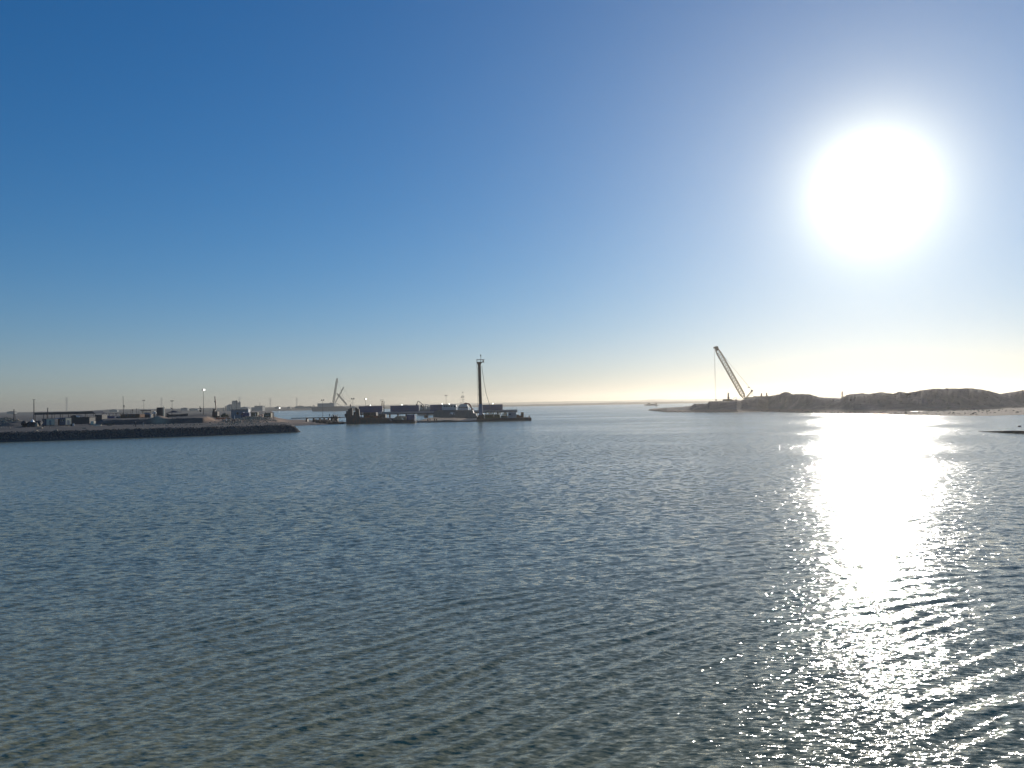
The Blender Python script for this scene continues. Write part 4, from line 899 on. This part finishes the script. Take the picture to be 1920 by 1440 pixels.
def build_tower():
    Y = 361; q = Site(900, Y, 0); X = q.X; Z = lambda a, b: q.Z(b, a)
    t = thing('beacon_tower', 'tall slim black column with a railed platform on top and a blue lower shaft', 'tower', q.loc)
    zt = Z(900, 679.6); zb = Z(900, 757.5); z0 = Z(900, 779.5)
    w = .74
    # the shaft leans a touch, as in the photograph
    def col(za, zc, xa, xc, ww): return MB().add([(x, y, z) for (xc_, z) in ((xa, za), (xc, zc)) for (x, y) in ((xc_-ww, -ww), (xc_+ww, -ww), (xc_+ww, ww), (xc_-ww, ww))], [(3, 2, 1, 0), (4, 5, 6, 7), (0, 1, 5, 4), (1, 2, 6, 5), (2, 3, 7, 6), (3, 0, 4, 7)])
    xa = X(900.3); xt = X(899.3)
    part('lower_shaft', col(z0-2.6, zb, xa+.15, X(900.3), w*1.12), 'sblue', t)
    sh = part('shaft', col(zb, zt, xa, xt, w*.94), 'dark', t)
    for z in np.arange(zb+1.5, zt-1, 1.9): 
        f = (z-zb)/(zt-zb); cx = xa+(xt-xa)*f
        part('flange', MB().box(cx-w*1.02, cx+w*1.02, -w*1.02, w*1.02, z, z+.12), 'dark', sh)
    part('bracket', MB().prism([(xt-1.25, zt), (xt+1.25, zt), (xt+.75, zt-1.0), (xt+.62, zt-1.9), (xt-.62, zt-1.9), (xt-.75, zt-1.0)], -.55, .55), 'dark', t)
    pl = part('platform', MB().box(X(894.4), X(908.5), -1.4, 1.4, zt, zt+.22), 'dark', t)
    zr = Z(900, 674.4)
    part('canopy_frame', MB().box(X(893.4), X(910), -1.4, -1.25, zr-.1, zr+.05).box(X(894), X(909), 1.25, 1.4, zr-.1, zr+.05).box(X(894), X(894.3), -1.3, 1.3, zr-.1, zr).box(X(908), X(908.3), -1.3, 1.3, zr-.1, zr), 'dark', pl)
    for px in (894.7, 896.8, 901.5, 902.6): part('rail_post', MB().box(X(px)-.07, X(px)+.07, -1.35, -1.22, zt+.2, zr), 'dark', pl)
    part('lantern', MB().tube((X(906.8), -.6, zt+.2), (X(906.8), -.6, zt+.75), .3, n=10).ball((X(906.8), -.6, zt+.95), .28, 8), 'dark', pl)
    an = part('aerial', MB().tube((X(902.4), 0, zr), (X(902.4), 0, Z(902, 667.5)), .11, n=6), 'dark', t)
    part('aerial_head', MB().bevbox(X(902.2)-.22, X(902.2)+.22, -.22, .22, Z(902, 668), Z(902, 664.8), .06), 'dark', an)
    # ladder with safety hoops down the left side
    ld = part('ladder', MB().tube((X(894.7), 0, zt), (X(894.6), 0, Z(894, 688)), .09, n=5).tube((X(894.9), 0, Z(894, 688)), (X(895.5), 0, Z(895, 695)), .10, n=5).tube((X(895.5), 0, Z(895, 695)), (X(897.2), 0, Z(897, 778)), .035, n=4).tube((X(894.6), 0, Z(895, 695)), (X(895), 0, Z(897, 778)), .06, n=4), 'dark', t)
    for py in range(697, 776, 3):
        f = (py-697)/80; mb = MB().box(X(894.6+.5*f)-.02, X(897.5+.5*f), -.05, .05, Z(896, py), Z(896, py)+.07)
        part('rung', mb, 'dark', ld)
    for py in (705, 727, 741): part('junction_box', MB().box(X(896.6), X(897.8), -.5, -.2, Z(897, py), Z(897, py-1.5)), 'dark', t)
    # slack cable to the deck on the right
    pts = [(X(904), -.3, Z(904, 686)), (X(905), -.3, Z(905, 697)), (X(907.6), -.3, Z(907, 716)), (X(911.2), -.3, Z(911, 738)), (X(916.8), -.3, Z(916, 757.5)), (X(922), -.3, Z(922, 778))]
    mb = MB()
    for a, b in zip(pts, pts[1:]): mb.tube(a, b, .10, n=5)
    part('guy_cable', mb, 'dark', t)
    part('light_edge', MB().tube((X(903.4), -.7, z0+.5), (X(903.2), -.7, zb+1), .08, n=5), 'lgrey', t)  # thin pale tube drawn as the light edge on the shaft's right
build_tower()

def build_dredger():
    Y = 366; q = Site(940, Y, 0); X = q.X; Z = lambda a, b: q.Z(b, a)
    t = thing('dredging_barge', 'cluttered black dredging barge that carries the beacon tower and ends in a low square bow', 'barge', q.loc)
    part('hull', MB().prism([(X(893.5), -1), (X(994.5), -1), (X(994.5), Z(994, 782.7)), (X(984), Z(984, 782.2)), (X(968), Z(968, 783)), (X(946), Z(946, 783.5)), (X(893.5), Z(893, 784.5))], -6, 8), 'hull', t)
    part('pedestal', MB().prism([(X(894), Z(894, 784.5)), (X(908), Z(908, 784.5)), (X(908), Z(908, 779)), (X(905.5), Z(905, 774.5)), (X(903.8), Z(904, 778)), (X(896.6), Z(896, 778)), (X(895.8), Z(895, 782)), (X(894), Z(894, 780))], -5.9, -3.9), 'dark', t)
    r = random.Random(9)
    fr = MB()
    for i in range(46):
        a = r.uniform(908, 950); b = a+r.uniform(-5, 5); p0 = r.uniform(772, 783); p1 = p0-r.uniform(1, 7); y = r.uniform(-5, 3)
        fr.tube((X(a), y, Z(a, p0)), (X(b), y+r.uniform(-1, 1), Z(b, max(769, p1))), r.uniform(.06, .18), n=5)
    for px in range(909, 950, 4): fr.tube((X(px), -4, Z(px, 784)), (X(px+r.uniform(-.5, .5)), -4, Z(px, r.uniform(773.5, 777))), .13, n=5)
    fr.box(X(908), X(952), -4.2, -4, Z(930, 776.6), Z(930, 776))
    part('pipework', fr, 'green', t)
    part('machinery_house', MB().bevbox(X(909), X(936), -3, 2, Z(920, 784.5), Z(920, 777.5), .1).bevbox(X(938), X(951), -2, 2, Z(944, 784), Z(944, 779.5), .1), 'green', t)
    part('door', MB().box(X(924.2), X(926), -4.35, -4.25, Z(925, 780.5), Z(925, 775.8)), 'cream', t)
    for px in (916, 920, 941, 947): part('window', MB().box(X(px)-.25, X(px)+.25, -3.06 if px < 930 else -2.06, -3.0 if px < 930 else -2.0, Z(px, 781), Z(px, 779.5)), 'glass', t)
    dh = part('deckhouse', MB().bevbox(X(951.5), X(966.5), -3, 3, Z(958, 784), Z(958, 772.6), .1), 'grey', t)
    part('deckhouse_window', MB().box(X(954), X(956.5), -3.06, -3.0, Z(955, 778), Z(955, 775.5)), 'glass', dh)
    for px in (956.5, 959.5, 962.5): part('roof_vent', MB().tube((X(px), 0, Z(px, 772.6)), (X(px), 0, Z(px, 771)), .18, n=7), 'dark', dh)
    part('side_rail', MB().box(X(936), X(967), -6.1, -6.02, Z(950, 782.4), Z(950, 782)), 'lgrey', t)
    part('deck_winch', MB().prism([(X(967), Z(967, 783)), (X(967), Z(967, 777)), (X(971), Z(971, 777.3)), (X(973), Z(973, 779)), (X(978), Z(978, 779.5)), (X(981), Z(981, 782.5))], -2, 1), 'rust', t)
    part('funnel', MB().tube((X(978.2), 0, Z(978, 783)), (X(978.2), 0, Z(978, 773.6)), .72, n=14).tube((X(978.2), 0, Z(978, 773.6)), (X(978.2), 0, Z(978, 772.9)), .8, n=14), 'dark', t)
    part('bow_post', MB().tube((X(984), 0, Z(984, 782.5)), (X(984), 0, Z(984, 778.5)), .07, n=5), 'dark', t)
    part('bow_bollard', MB().tube((X(991.3), 0, Z(991, 782.7)), (X(991.3), 0, Z(991, 780.4)), .3, n=10).ball((X(991.3), 0, Z(991, 780.2)), .33, 8), 'dark', t)
build_dredger()

# ------------------------------------------------------------------ far left: crane ship, silos, pylons
def build_far():
    Y = 1560; q = Site(612, Y, 0); X = q.X; Z = lambda a, b: q.Z(b, a)
    t = thing('crane_ship', 'hazy grey crane ship in the distance with a square hold block and tall lattice booms', 'crane ship', q.loc)
    part('hull', MB().prism([(X(585), -1), (X(664), -1), (X(672), Z(672, 765.5)), (X(650), Z(650, 764.3)), (X(640), Z(640, 761.5)), (X(583), Z(583, 763.5))], 0, 26), 'far', t)
    part('hold_block', MB().bevbox(X(594), X(625.5), 2, 20, Z(610, 764.5), Z(610, 756), .3), 'farw', t)
    part('hatch_cover', MB().box(X(617), X(621), 2.5, 6, Z(619, 756), Z(619, 754.8)), 'far', t)
    part('stern_house', MB().bevbox(X(648), X(664), 4, 18, Z(655, 765), Z(655, 761.8), .3), 'farw', t)
    def boom(a, b, w, n, r=.22): return part('boom', MB().lattice((X(a[0]), 8, Z(*a)), (X(b[0]), 8, Z(*b)), w, n, r, .1), 'far', t)
    boom((622.3, 757.5), (630.6, 709.5), 3.0, 18, .28); boom((648.5, 759.5), (629.6, 737.3), 2.4, 12, .26); boom((625.6, 756), (642.4, 726.5), 1.7, 14, .17)
    part('boom_head', MB().bevbox(X(629.6), X(631.2), 7, 9, Z(630, 711.5), Z(630, 708.5), .2).bevbox(X(641), X(643), 7, 9, Z(642, 727.5), Z(642, 725.8), .2), 'far', t)
    st = MB()
    for a, b in (((630.8, 710), (645, 757)), ((630, 737.5), (648, 749.3)), ((648, 749.3), (658, 755.2)), ((642.5, 727), (658, 755.5)), ((658, 755.2), (652, 761))): st.tube((X(a[0]), 8, Z(*a)), (X(b[0]), 8, Z(*b)), .16, n=4)
    part('stay_cables', st, 'far', t)
    part('deck_frame', MB().tube((X(628), 8, Z(628, 755.5)), (X(634, ), 8, Z(634, 760)), .3, n=4).tube((X(628), 8, Z(628, 755.5)), (X(628), 8, Z(628, 762)), .3, n=4).tube((X(630), 8, Z(630, 756)), (X(638), 8, Z(638, 761)), .25, n=4).tube((X(644), 8, Z(644, 760)), (X(650), 8, Z(650, 763)), .3, n=4), 'far', t)
    for px, h in ((585, 759), (587.5, 760.5), (580, 761)): part('bow_mast', MB().box(X(px)-.6, X(px)+.6, 6, 7, Z(px, 764), Z(px, h)), 'far', t)
    # silos
    Y = 1850; q = Site(442, Y, 4); X = q.X; Z = lambda a, b: q.Z(b, a)
    t = thing('grain_silos', 'cluster of tall hazy grey silos rising above the far left shore', 'silos', q.loc)
    for i, (px, tp, r_) in enumerate(((427, 760.5, 4), (430.5, 758.5, 4), (435.5, 752.5, 2.8), (438.5, 752.0, 2.8), (441.5, 752.3, 2.8), (444.5, 755, 2.8), (446.8, 753.5, 1.8))):
        part('silo', MB().tube((X(px), i*1.5, -4), (X(px), i*1.5, Z(px, tp)), r_, n=14).tube((X(px), i*1.5, Z(px, tp)), (X(px), i*1.5, Z(px, tp)+1.2), r_, r_*.2, 14), 'farw', t)
    part('elevator_head', MB().box(X(434.5), X(444), 2, 5, Z(439, 752.5), Z(439, 751.3)), 'far', t)
    for px, tp in ((418.5, 764), (422, 761)): part('stack', MB().tube((X(px), 0, -4), (X(px), 0, Z(px, tp)), .9, n=8), 'far', t)
    Y = 1700; q = Site(484, Y, 3); X = q.X; Z = lambda a, b: q.Z(b, a)
    t = thing('port_building', 'hazy block shaped port building with a thin roof mast right of the silos', 'building', q.loc)
    part('wall', MB().bevbox(X(476.5), X(491.5), 0, 18, -3, Z(484, 761.6), .3), 'farw', t); part('roof', MB().box(X(476), X(492), -.5, 18.5, Z(484, 761.6), Z(484, 760.8)), 'far', t)
    part('wing', MB().bevbox(X(470), X(476.4), 2, 15, -3, Z(472, 764), .3), 'farw', t); part('roof_mast', MB().tube((X(485.5), 5, Z(485, 761)), (X(485.5), 5, Z(485, 754.5)), .35, n=5), 'far', t)
    Y = 1750; q = Site(455, Y, 3); single('warehouse', MB().prism([(q.X(449), -3), (q.X(464), -3), (q.X(464), q.Z(764.5, 460)), (q.X(458), q.Z(762.7, 460)), (q.X(450), q.Z(763.4, 460))], 0, 25), 'farw', 'low hazy warehouse with a shallow roof between the silos and the block building', 'warehouse', q.loc)
    lab = ['fainter transmission tower above the open shed at the far left', 'transmission tower right of the dark square silo', 'transmission tower just right of the hazy silos', 'transmission tower right of the hazy block building', 'transmission tower between the lit shore lamp and the crane ship']
    for i, (px, tp) in enumerate(((125, 745), (302.6, 745.5), (449, 744), (507, 746), (556.5, 745))):
        Y = 4300; q = Site(px, Y, 6); h = q.Z(tp, px)
        t = thing('transmission_tower', 'faint '+lab[i] if not lab[i].startswith('fainter') else lab[i], 'pylon', q.loc, 0, 'faint transmission towers on the horizon')
        part('mast', MB().lattice((0, 0, 0), (0, 0, h), 5, 9, .28, .01), 'farw', t); part('crossarm', MB().box(-7, 7, -.5, .5, h*.93, h*.94).box(-6, 6, -.5, .5, h*.8, h*.81), 'farw', t)
    Y = 1750; q = Site(524.5, Y, 3)
    t = thing('shore_lamp', 'bright warm lamp shining on the far shore above the water channel', 'lamp', q.loc)
    part('pole', MB().tube((0, 0, 0), (0, 0, q.Z(765.5, 524)), .35, n=6), 'far', t); part('lamp_glass', MB().ball((0, -1, q.Z(765.2, 524)), 1.3, 10), 'lamp', t)
    r = random.Random(5); heads = 'squat pale shed,long low pale shed,tiny grey store,boxy white store,narrow grey shed,low brown store,small square pale store,tall narrow grey store,wide flat grey shed,little white hut,plain grey hut,stubby brown shed'.split(',')
    for i, px in enumerate((20, 212, 345, 362, 520, 541, 562, 579, 690, 760, 355, 575)[:10]):
        Y = 1900+r.uniform(-100, 100); q = Site(px, Y, 6); wd = r.uniform(4, 12); hh = r.uniform(3, 5.5)
        t = thing('far_shed', heads[i]+' on the hazy far shore '+['above the rubble heap', 'above the flat awning', 'right of the tent roof', 'left of the lit lamp mast', 'by the bright shore lamp', 'right of the bright shore lamp', 'left of the crane ship', 'touching the crane ship bow', 'behind the left navy container', 'behind the longest navy container'][i], 'shed', q.loc)
        part('wall', MB().box(-wd, wd, 0, 10, 0, hh), 'farw', t); part('roof', MB().prism([(-wd-.5, hh), (wd+.5, hh), (0, hh+1.8)], -.4, 10.4), 'far', t)
    # dredger with two diggers behind the trestle
    Y = 640; q = Site(795, Y, 0); X = q.X; Z = lambda a, b: q.Z(b, a)
    t = thing('deck_barge', 'pale hazy deck barge with boxes seen between two navy containers', 'barge', q.loc)
    part('hull', MB().prism([(X(782), -1), (X(812), -1), (X(814), Z(812, 767.5)), (X(780), Z(782, 767.5))], 0, 12), 'far', t)
    part('deck_boxes', MB().bevbox(X(786), X(791), 2, 6, Z(788, 767.5), Z(788, 764), .1).bevbox(X(793), X(797), 2, 6, Z(795, 767.5), Z(795, 762.8), .1).bevbox(X(799), X(805), 2, 6, Z(801, 767.5), Z(801, 764.5), .1), 'farw', t)
    excavator(792.5, Y+6, Z(792, 767.5), [(794.5, 763), (793.5, 760), (788, 755), (784, 752), (782.5, 753), (781, 758)], 'bigger digger with a raised bent arm above the longest navy container', 'dark', 1.15)
    excavator(803.5, Y+6, Z(803, 767.5), [(804.8, 764), (803.6, 761), (800, 758.6), (797.6, 757.6), (797.8, 761)], 'smaller hazy digger with a low bent arm left of the half hidden container', 'far', .8)
build_far()

# ------------------------------------------------------------------ right side
def build_right_things():
    Y = 548; u = 1396
    xb = vp(u, 760, Y).x; zg = GZ(xb, Y, right_h); q = Site(u, Y, 0); X = q.X; Z = lambda a, b: q.Z(b, a)
    zf = Z(1396, 748.5)
    t = thing('crawler_crane', 'big lattice boom crawler crane standing on the right spit with its boom leaning left', 'crane', (q.x, Y, 0))
    bm = part('boom', MB().lattice((X(1396), 0, zf), (X(1344.2), 0, Z(1344, 652.5)), 2.9, 20, .165, .10, wy=2.4), 'yellow', t)
    part('boom_head', MB().prism([(X(1340), Z(1340, 651.5)), (X(1341.5), Z(1341, 649.8)), (X(1347), Z(1347, 649)), (X(1349.2), Z(1349, 655)), (X(1347), Z(1347, 657.5)), (X(1343), Z(1343, 655.5)), (X(1342), Z(1342, 652.5))], -.8, .8), 'dark', bm)
    part('sheave', MB().tube((X(1341), -.9, Z(1341, 652)), (X(1341), .9, Z(1341, 652)), .55, n=12), 'dark', bm)
    ropes = part('hoist_rope', MB().tube((X(1340.4), 0, Z(1340, 653)), (X(1340.8), 0, Z(1341, 748.5)), .06, n=4).tube((X(1341.8), .2, Z(1341, 653)), (X(1342.2), .2, Z(1342, 748.5)), .06, n=4), 'dark', t)
    hb = part('hook_block', MB().bevbox(X(1340.7), X(1343), -.4, .4, Z(1342, 751.2), Z(1342, 748.6), .1), 'dark', t)
    part('hook', MB().tube((X(1341.9), 0, Z(1342, 751)), (X(1341.6), 0, Z(1342, 752.6)), .15, n=6), 'dark', hb)
    gy = part('gantry', MB().tube((X(1397), -1, Z(1397, 747.5)), (X(1409.7), -.6, Z(1410, 732.2)), .22, n=5).tube((X(1397), 1, Z(1397, 747.5)), (X(1409.7), .6, Z(1410, 732.2)), .22, n=5).tube((X(1400.5), -.9, Z(1401, 745.5)), (X(1409.9), -.5, Z(1410, 734.5)), .15, n=4).tube((X(1409.7), 0, Z(1410, 732.2)), (X(1411.6), 0, Z(1411, 743)), .12, n=4).tube((X(1407), -1, Z(1407, 743)), (X(1409.2), -.6, Z(1409, 733)), .10, n=4), 'yellow', t)
    part('gantry_head', MB().bevbox(X(1407.8), X(1411), -.8, .8, Z(1409, 734), Z(1409, 731), .1), 'dark', gy)
    pend = MB()
    for s, a in ((-.7, 0), (.7, 1.6)):
        pend.tube((X(1348.3)+a*.15, s, Z(1348, 655.5)), (X(1403.5+a*.6), s, Z(1404, 725.5-a*.6)), .055, n=4); pend.tube((X(1403.5+a*.6), s, Z(1404, 725.5-a*.6)), (X(1409), s*.6, Z(1409, 731.5)), .055, n=4)
    pend.bevbox(X(1402.3), X(1405.3), -.9, .9, Z(1404, 727), Z(1404, 725.3), .05)
    part('pendant_cables', pend, 'dark', t)
    part('machine_house', MB().bevbox(X(1396.5), X(1413), -1.7, 1.7, Z(1404, 752), Z(1404, 744.6), .15), 'yellow', t)
    part('counterweight', MB().bevbox(X(1413), X(1418), -1.8, 1.8, Z(1415, 751), Z(1415, 742.8), .15), 'dark', t)
    cb = part('cab', MB().bevbox(X(1394), X(1397.5), -2.6, -1.3, Z(1396, 752), Z(1396, 746.5), .1), 'yellow', t); part('cab_window', MB().box(X(1394.4), X(1397), -2.66, -2.6, Z(1396, 750), Z(1396, 747.3)), 'glass', cb)
    zt = Z(1396, 753)
    for s in (-1, 1): part('track', MB().prism([(X(1388), zt-.6), (X(1390), zt-1.1), (X(1414), zt-1.1), (X(1416), zt-.6), (X(1416), zt), (X(1414), zt+.3), (X(1390), zt+.3), (X(1388), zt)], s*2.2-.5, s*2.2+.5), 'rubber', t)
    # work boat behind the step
    Y = 585; q = Site(1366, Y, 0); X = q.X; Z = lambda a, b: q.Z(b, a)
    t = thing('mast_cabin', 'low dark cabin with a stout stepped mast left of the crawler crane', 'cabin', q.loc)
    part('wall', MB().prism([(X(1357.5), Z(1360, 756)), (X(1382), Z(1382, 756)), (X(1380), Z(1380, 751.5)), (X(1373), Z(1373, 749.8)), (X(1370), Z(1370, 748.2)), (X(1359.5), Z(1359, 748.3)), (X(1358, ), Z(1358, 750))], 0, 6), 'dark', t)
    m_ = part('mast', MB().prism([(X(1364.6), Z(1366, 748.3)), (X(1367.3), Z(1366, 748.3)), (X(1367), Z(1366, 738)), (X(1366), Z(1366, 736)), (X(1365.4), Z(1366, 736)), (X(1365), Z(1366, 738))], 1, 1.9), 'dark', t)
    part('mast_arm', MB().box(X(1365), X(1368.5), 1.3, 1.6, Z(1366, 737.4), Z(1366, 736.9)), 'dark', m_)
    part('mast_box', MB().bevbox(X(1364.3), X(1367.8), .8, 2, Z(1366, 746.8), Z(1366, 744.5), .06), 'dark', m_)
    q = Site(1377.5, 590, 0); t = thing('excavator', 'small distant digger with a folded arm between the mast cabin and the crane', 'excavator', (q.x, 590, q.Z(753, 1377)))
    f = lambda a, b: (q.X(a or 1379), 0, q.Z(b, a or 1379)-q.Z(753, 1377))
    part('arm', MB().tube(f(1374, 747.5), f(1377, 745.5), .16, n=4).tube(f(1377, 745.5), f(1380, 745.2), .16, n=4).tube(f(1380, 745.2), f(1381, 748), .14, n=4), 'rust', t)
    part('body', MB().bevbox(q.X(1377.5), q.X(1380.5), -1, 1, f(0, 751.5)[2], f(0, 749)[2], .1), 'dark', t); part('bucket', MB().bevbox(q.X(1372.2), q.X(1374.5), -.5, .5, f(0, 751)[2], f(0, 749.6)[2], .1), 'dark', t)
    part('track', MB().box(q.X(1376.8), q.X(1381.2), -1.2, 1.2, -.6, f(0, 751.4)[2]), 'rubber', t)
    # concrete edge block of the stepped quay
    q = Site(1303, 533, 0)
    # A-frame hoppers on the skyline
    for px, tp, Y, lb in ((1428.3, 737.0, 500, 'left one of two dark tripod hoppers on the skyline right of the crane'), (1438, 736.2, 505, 'right one of two dark tripod hoppers on the skyline right of the crane')):
        q = Site(px, Y, 0); x = q.x; zb = q.Z(745.5, px); h = q.Z(tp, px)-zb
        t = thing('tripod_hopper', lb, 'hopper', (x, Y, zb), 0, 'tripod hoppers beside the crane')
        part('hopper_body', MB().tube((0, 0, h*.4), (0, 0, h*.85), .35, .55, 8).tube((0, 0, h*.85), (0, 0, h), .55, .25, 8), 'rust', t)
        for a in (0, 2.1, 4.2): part('leg', MB().tube((0, 0, h*.75), (1.15*math.cos(a+.3), 1.15*math.sin(a+.3), -.2), .2, n=4), 'dark', t)
    for px, tp, Y, lb in ((1497.3, 729.5, 760, 'thin bare pole, left of the pair behind the spoil heap hump'), (1502.3, 729.2, 765, 'thin bare pole, right of the pair behind the spoil heap hump'), (1594.5, 729.5, 760, 'faint thin pole just behind the start of the long spoil heap')):
        post(px, Y, tp, z0=4, w=.14, label=lb, material='far')
    post(1514.6, 640, 735.2, z0=5, w=.08, label='short stake with a round sign behind the second hump', bits=((1.0, .32, 0),), material='far')
    Y = 560; q = Site(1580, Y, 0); X = q.X; Z = lambda a, b: q.Z(b, a)
    t = thing('radio_mast', 'hazy lattice mast in the gap between the spoil heaps', 'mast', (q.x, Y, Z(1580, 749)))
    h = Z(1580, 733.5)-Z(1580, 749); part('mast', MB().lattice((0, 0, 0), (0, 0, h), .8, 9, .07, .01), 'rust', t); part('aerial', MB().tube((0, 0, h), (0, 0, h+.8), .05, n=4), 'rust', t)
    for px, lb in ((1576.5, 'small domed hut left of the hazy lattice mast'), (1582.3, 'small domed hut right of the hazy lattice mast')):
        t = thing('domed_hut', lb, 'hut', (q.x+X(px), Y-2, Z(px, 749)), 0, 'domed huts beside the lattice mast')
        part('wall', MB().tube((0, 0, 0), (0, 0, .9), .75, n=10), 'rust', t); part('dome', MB().tube((0, 0, .9), (0, 0, 1.6), .8, .35, 10), 'dark', t)
    mb = MB(); r = np.random.default_rng(21); FS = [(0, 1, 3, 2), (4, 6, 7, 5), (0, 4, 5, 1), (2, 3, 7, 6), (0, 2, 6, 4), (1, 5, 7, 3)]
    us = r.uniform(1225, 1990, 1500); sx, sy = zip(*SHORE); bx, bw = zip(*BEACH)
    for u_ in us:
        foot = 8*F_PX/(np.interp(u_, sx, sy)-hy(u_)); yy = foot+np.interp(u_, bx, bw)*r.uniform(.1, 1) if r.uniform() < .3 else foot+np.interp(u_, bx, bw)+r.uniform(0, 1)**.6*46
        x = (u_-960)/F_PX*yy; z = GZ(x, yy, right_h); s = r.uniform(.25, .8)*(1.5 if r.uniform() < .1 else 1)
        if z < .1: continue
        mb.add([(x+i_*s*r.uniform(.5, 1), yy+j*s*r.uniform(.5, 1), z+k*s*r.uniform(.3, .8)) for i_ in (-.5, .5) for j in (-.5, .5) for k in (-.5, .6)], FS)
    o = part('clods', mb, mat('spoil_clods', (.10, .085, .07), .95, 0, .5, .3)); tag(o, 'clods and stones littering the spoil heaps and the muddy beach', 'clods', None, 'stuff')
    # pools lying on the beach, catching the sun
    wm, wt, wb = new_mat('pool_water'); wb.inputs['Base Color'].default_value = (.10, .09, .07, 1); wb.inputs['Roughness'].default_value = .22
    labs = ['largest white glinting pool in the middle of the muddy beach', 'small glinting pool right of the largest one', 'glinting pool nearest the sand at the right', 'thin glinting pool at the water edge below the largest one', 'tiny glinting pool at the water edge left of the others', 'pale pool low on the spit below the hoppers']
    for i, (px, py, w_, d_) in enumerate(((1676, 769, 5.0, 5), (1699, 769, 2.4, 4), (1719, 771.5, 2.2, 4), (1690, 774.6, 4.5, 1.6), (1656, 774.8, 2.2, 2.2), (1455, 770.8, 5, 2.5))):
        p = gp(px, py, .9); r = random.Random(i); zz = GZ(p.x, p.y, right_h)+.16
        poly = [(w_*math.cos(a)*r.uniform(.75, 1.1), d_*math.sin(a)*r.uniform(.75, 1.1)) for a in [k*math.pi/9 for k in range(18)]]
        o = part('pool', MB().slab(poly, -.25, 0), wm); o.location = (p.x, p.y, zz); o['kind'] = 'structure'
    # jetty sliver, floats, boats
    a, b = gp(1834, 809.2), gp(2040, 818.6); mb = MB(); n_ = 14; L_ = (b-a); nx = Vector((-L_.y, L_.x, 0)).normalized()
    rows = [(a+L_*(k/n_), .03+.52*min(1, k/n_*2.6), .15+.5*min(1, k/n_*3)) for k in range(n_+1)]
    vs = []
    for p, h_, w_ in rows: vs += [(p.x, p.y, -.4), (p.x, p.y, h_), (p.x+nx.x*w_, p.y+nx.y*w_, h_), (p.x+nx.x*w_, p.y+nx.y*w_, -.4)]
    fs = [(4*k+e, 4*k+(e+1) % 4, 4*k+4+(e+1) % 4, 4*k+4+e) for k in range(n_) for e in range(4)]+[(0, 3, 2, 1), (4*n_, 4*n_+1, 4*n_+2, 4*n_+3)]
    single('pontoon', mb.add(vs, fs), 'rubber', 'flat black pointed pontoon lying on the water at the right edge', 'pontoon', (0, 0, 0))
    p = gp(1911.5, 800.0); single('float', MB().ball((0, 0, .05), .38, 10, .7), 'dark', 'small dark float on the smooth water above the black pontoon', 'float', (p.x, p.y, 0))
    p = gp(1230.5, 761.8); k = p.y/F_PX
    t = thing('channel_buoy', 'dark channel buoy with a slim topmark between the far boat and the right spit', 'buoy', (p.x, p.y, 0))
    part('float_body', MB().tube((0, 0, -.3), (0, 0, 1.1*k), 1.9*k, 1.7*k, 14), 'dark', t); part('tower', MB().lattice((0, 0, 1.1*k), (0, 0, 6*k), 1.0*k, 5, .09*k, .01), 'dark', t); part('lantern', MB().tube((0, 0, 6*k), (0, 0, 7.3*k), .45*k, n=8), 'dark', t)
    p = gp(1222, 760.3); Y = p.y; q = Site(1222, Y, 0); X = q.X; Z = lambda a, b: q.Z(b, a)
    t = thing('cargo_boat', 'hazy low cargo boat lying before the far shore left of the buoy', 'boat', q.loc)
    part('hull', MB().prism([(X(1209), -.5), (X(1234.5), -.5), (X(1235.5), Z(1235, 758.8)), (X(1208), Z(1208, 758.8))], 0, 10), 'far', t)
    part('cargo', MB().prism([(X(1211), Z(1211, 758.8)), (X(1232), Z(1232, 758.8)), (X(1230), Z(1230, 757)), (X(1226), Z(1226, 756.6)), (X(1224), Z(1224, 757.6)), (X(1216), Z(1216, 756.4))], 2, 8), 'farw', t)
    part('deckhouse', MB().bevbox(X(1216), X(1219), 2, 8, Z(1217, 758.8), Z(1217, 755.2), .2), 'farw', t)
    # bird
    p = vp(1728.3, 726.8, 300)
    o = single('bird', MB().tube((-.28, 0, 0), (.05, 0, .02), .05, .11, 8).tube((.05, 0, .02), (.3, 0, .04), .11, .04, 8).add([(-.05, .05, .05), (.15, .05, .05), (-.05, -.75, .22), (-.02, .75, .30), (.15, -.05, .05), (-.05, -.05, .05), (.04, -.7, .22), (.06, .7, .3)], [(0, 1, 7, 3), (5, 4, 6, 2)]),
        'dark', 'dark bird gliding just above the crest of the long spoil heap', 'bird', p, R(30)); o.scale = (1.25, 1.25, 1.25)
build_right_things()
# ------------------------------------------------------------------ haze
def haze():
    m = bpy.data.materials.new('haze'); m.use_nodes = True; t = m.node_tree; t.nodes.clear()
    o = t.nodes.new('ShaderNodeOutputMaterial'); v = t.nodes.new('ShaderNodeVolumePrincipled')
    v.inputs['Color'].default_value = (.92, .85, .74, 1); v.inputs['Density'].default_value = 1.3e-4
    v.inputs['Anisotropy'].default_value = 0.66
    t.links.new(v.outputs[0], o.inputs['Volume'])
    x0, x1, y0, y1, z0, z1 = -7000, 7000, -400, 7000, -12, 75
    vs = [(x, y, z) for x in (x0, x1) for y in (y0, y1) for z in (z0, z1)]
    fs = [(0, 1, 3, 2), (4, 6, 7, 5), (0, 4, 5, 1), (2, 3, 7, 6), (0, 2, 6, 4), (1, 5, 7, 3)]
    o = link_mesh('haze', vs, fs, m); o['kind'] = 'stuff'; o['label'] = 'pale sunlit haze over the water and the far shores'; o['category'] = 'haze'
haze()
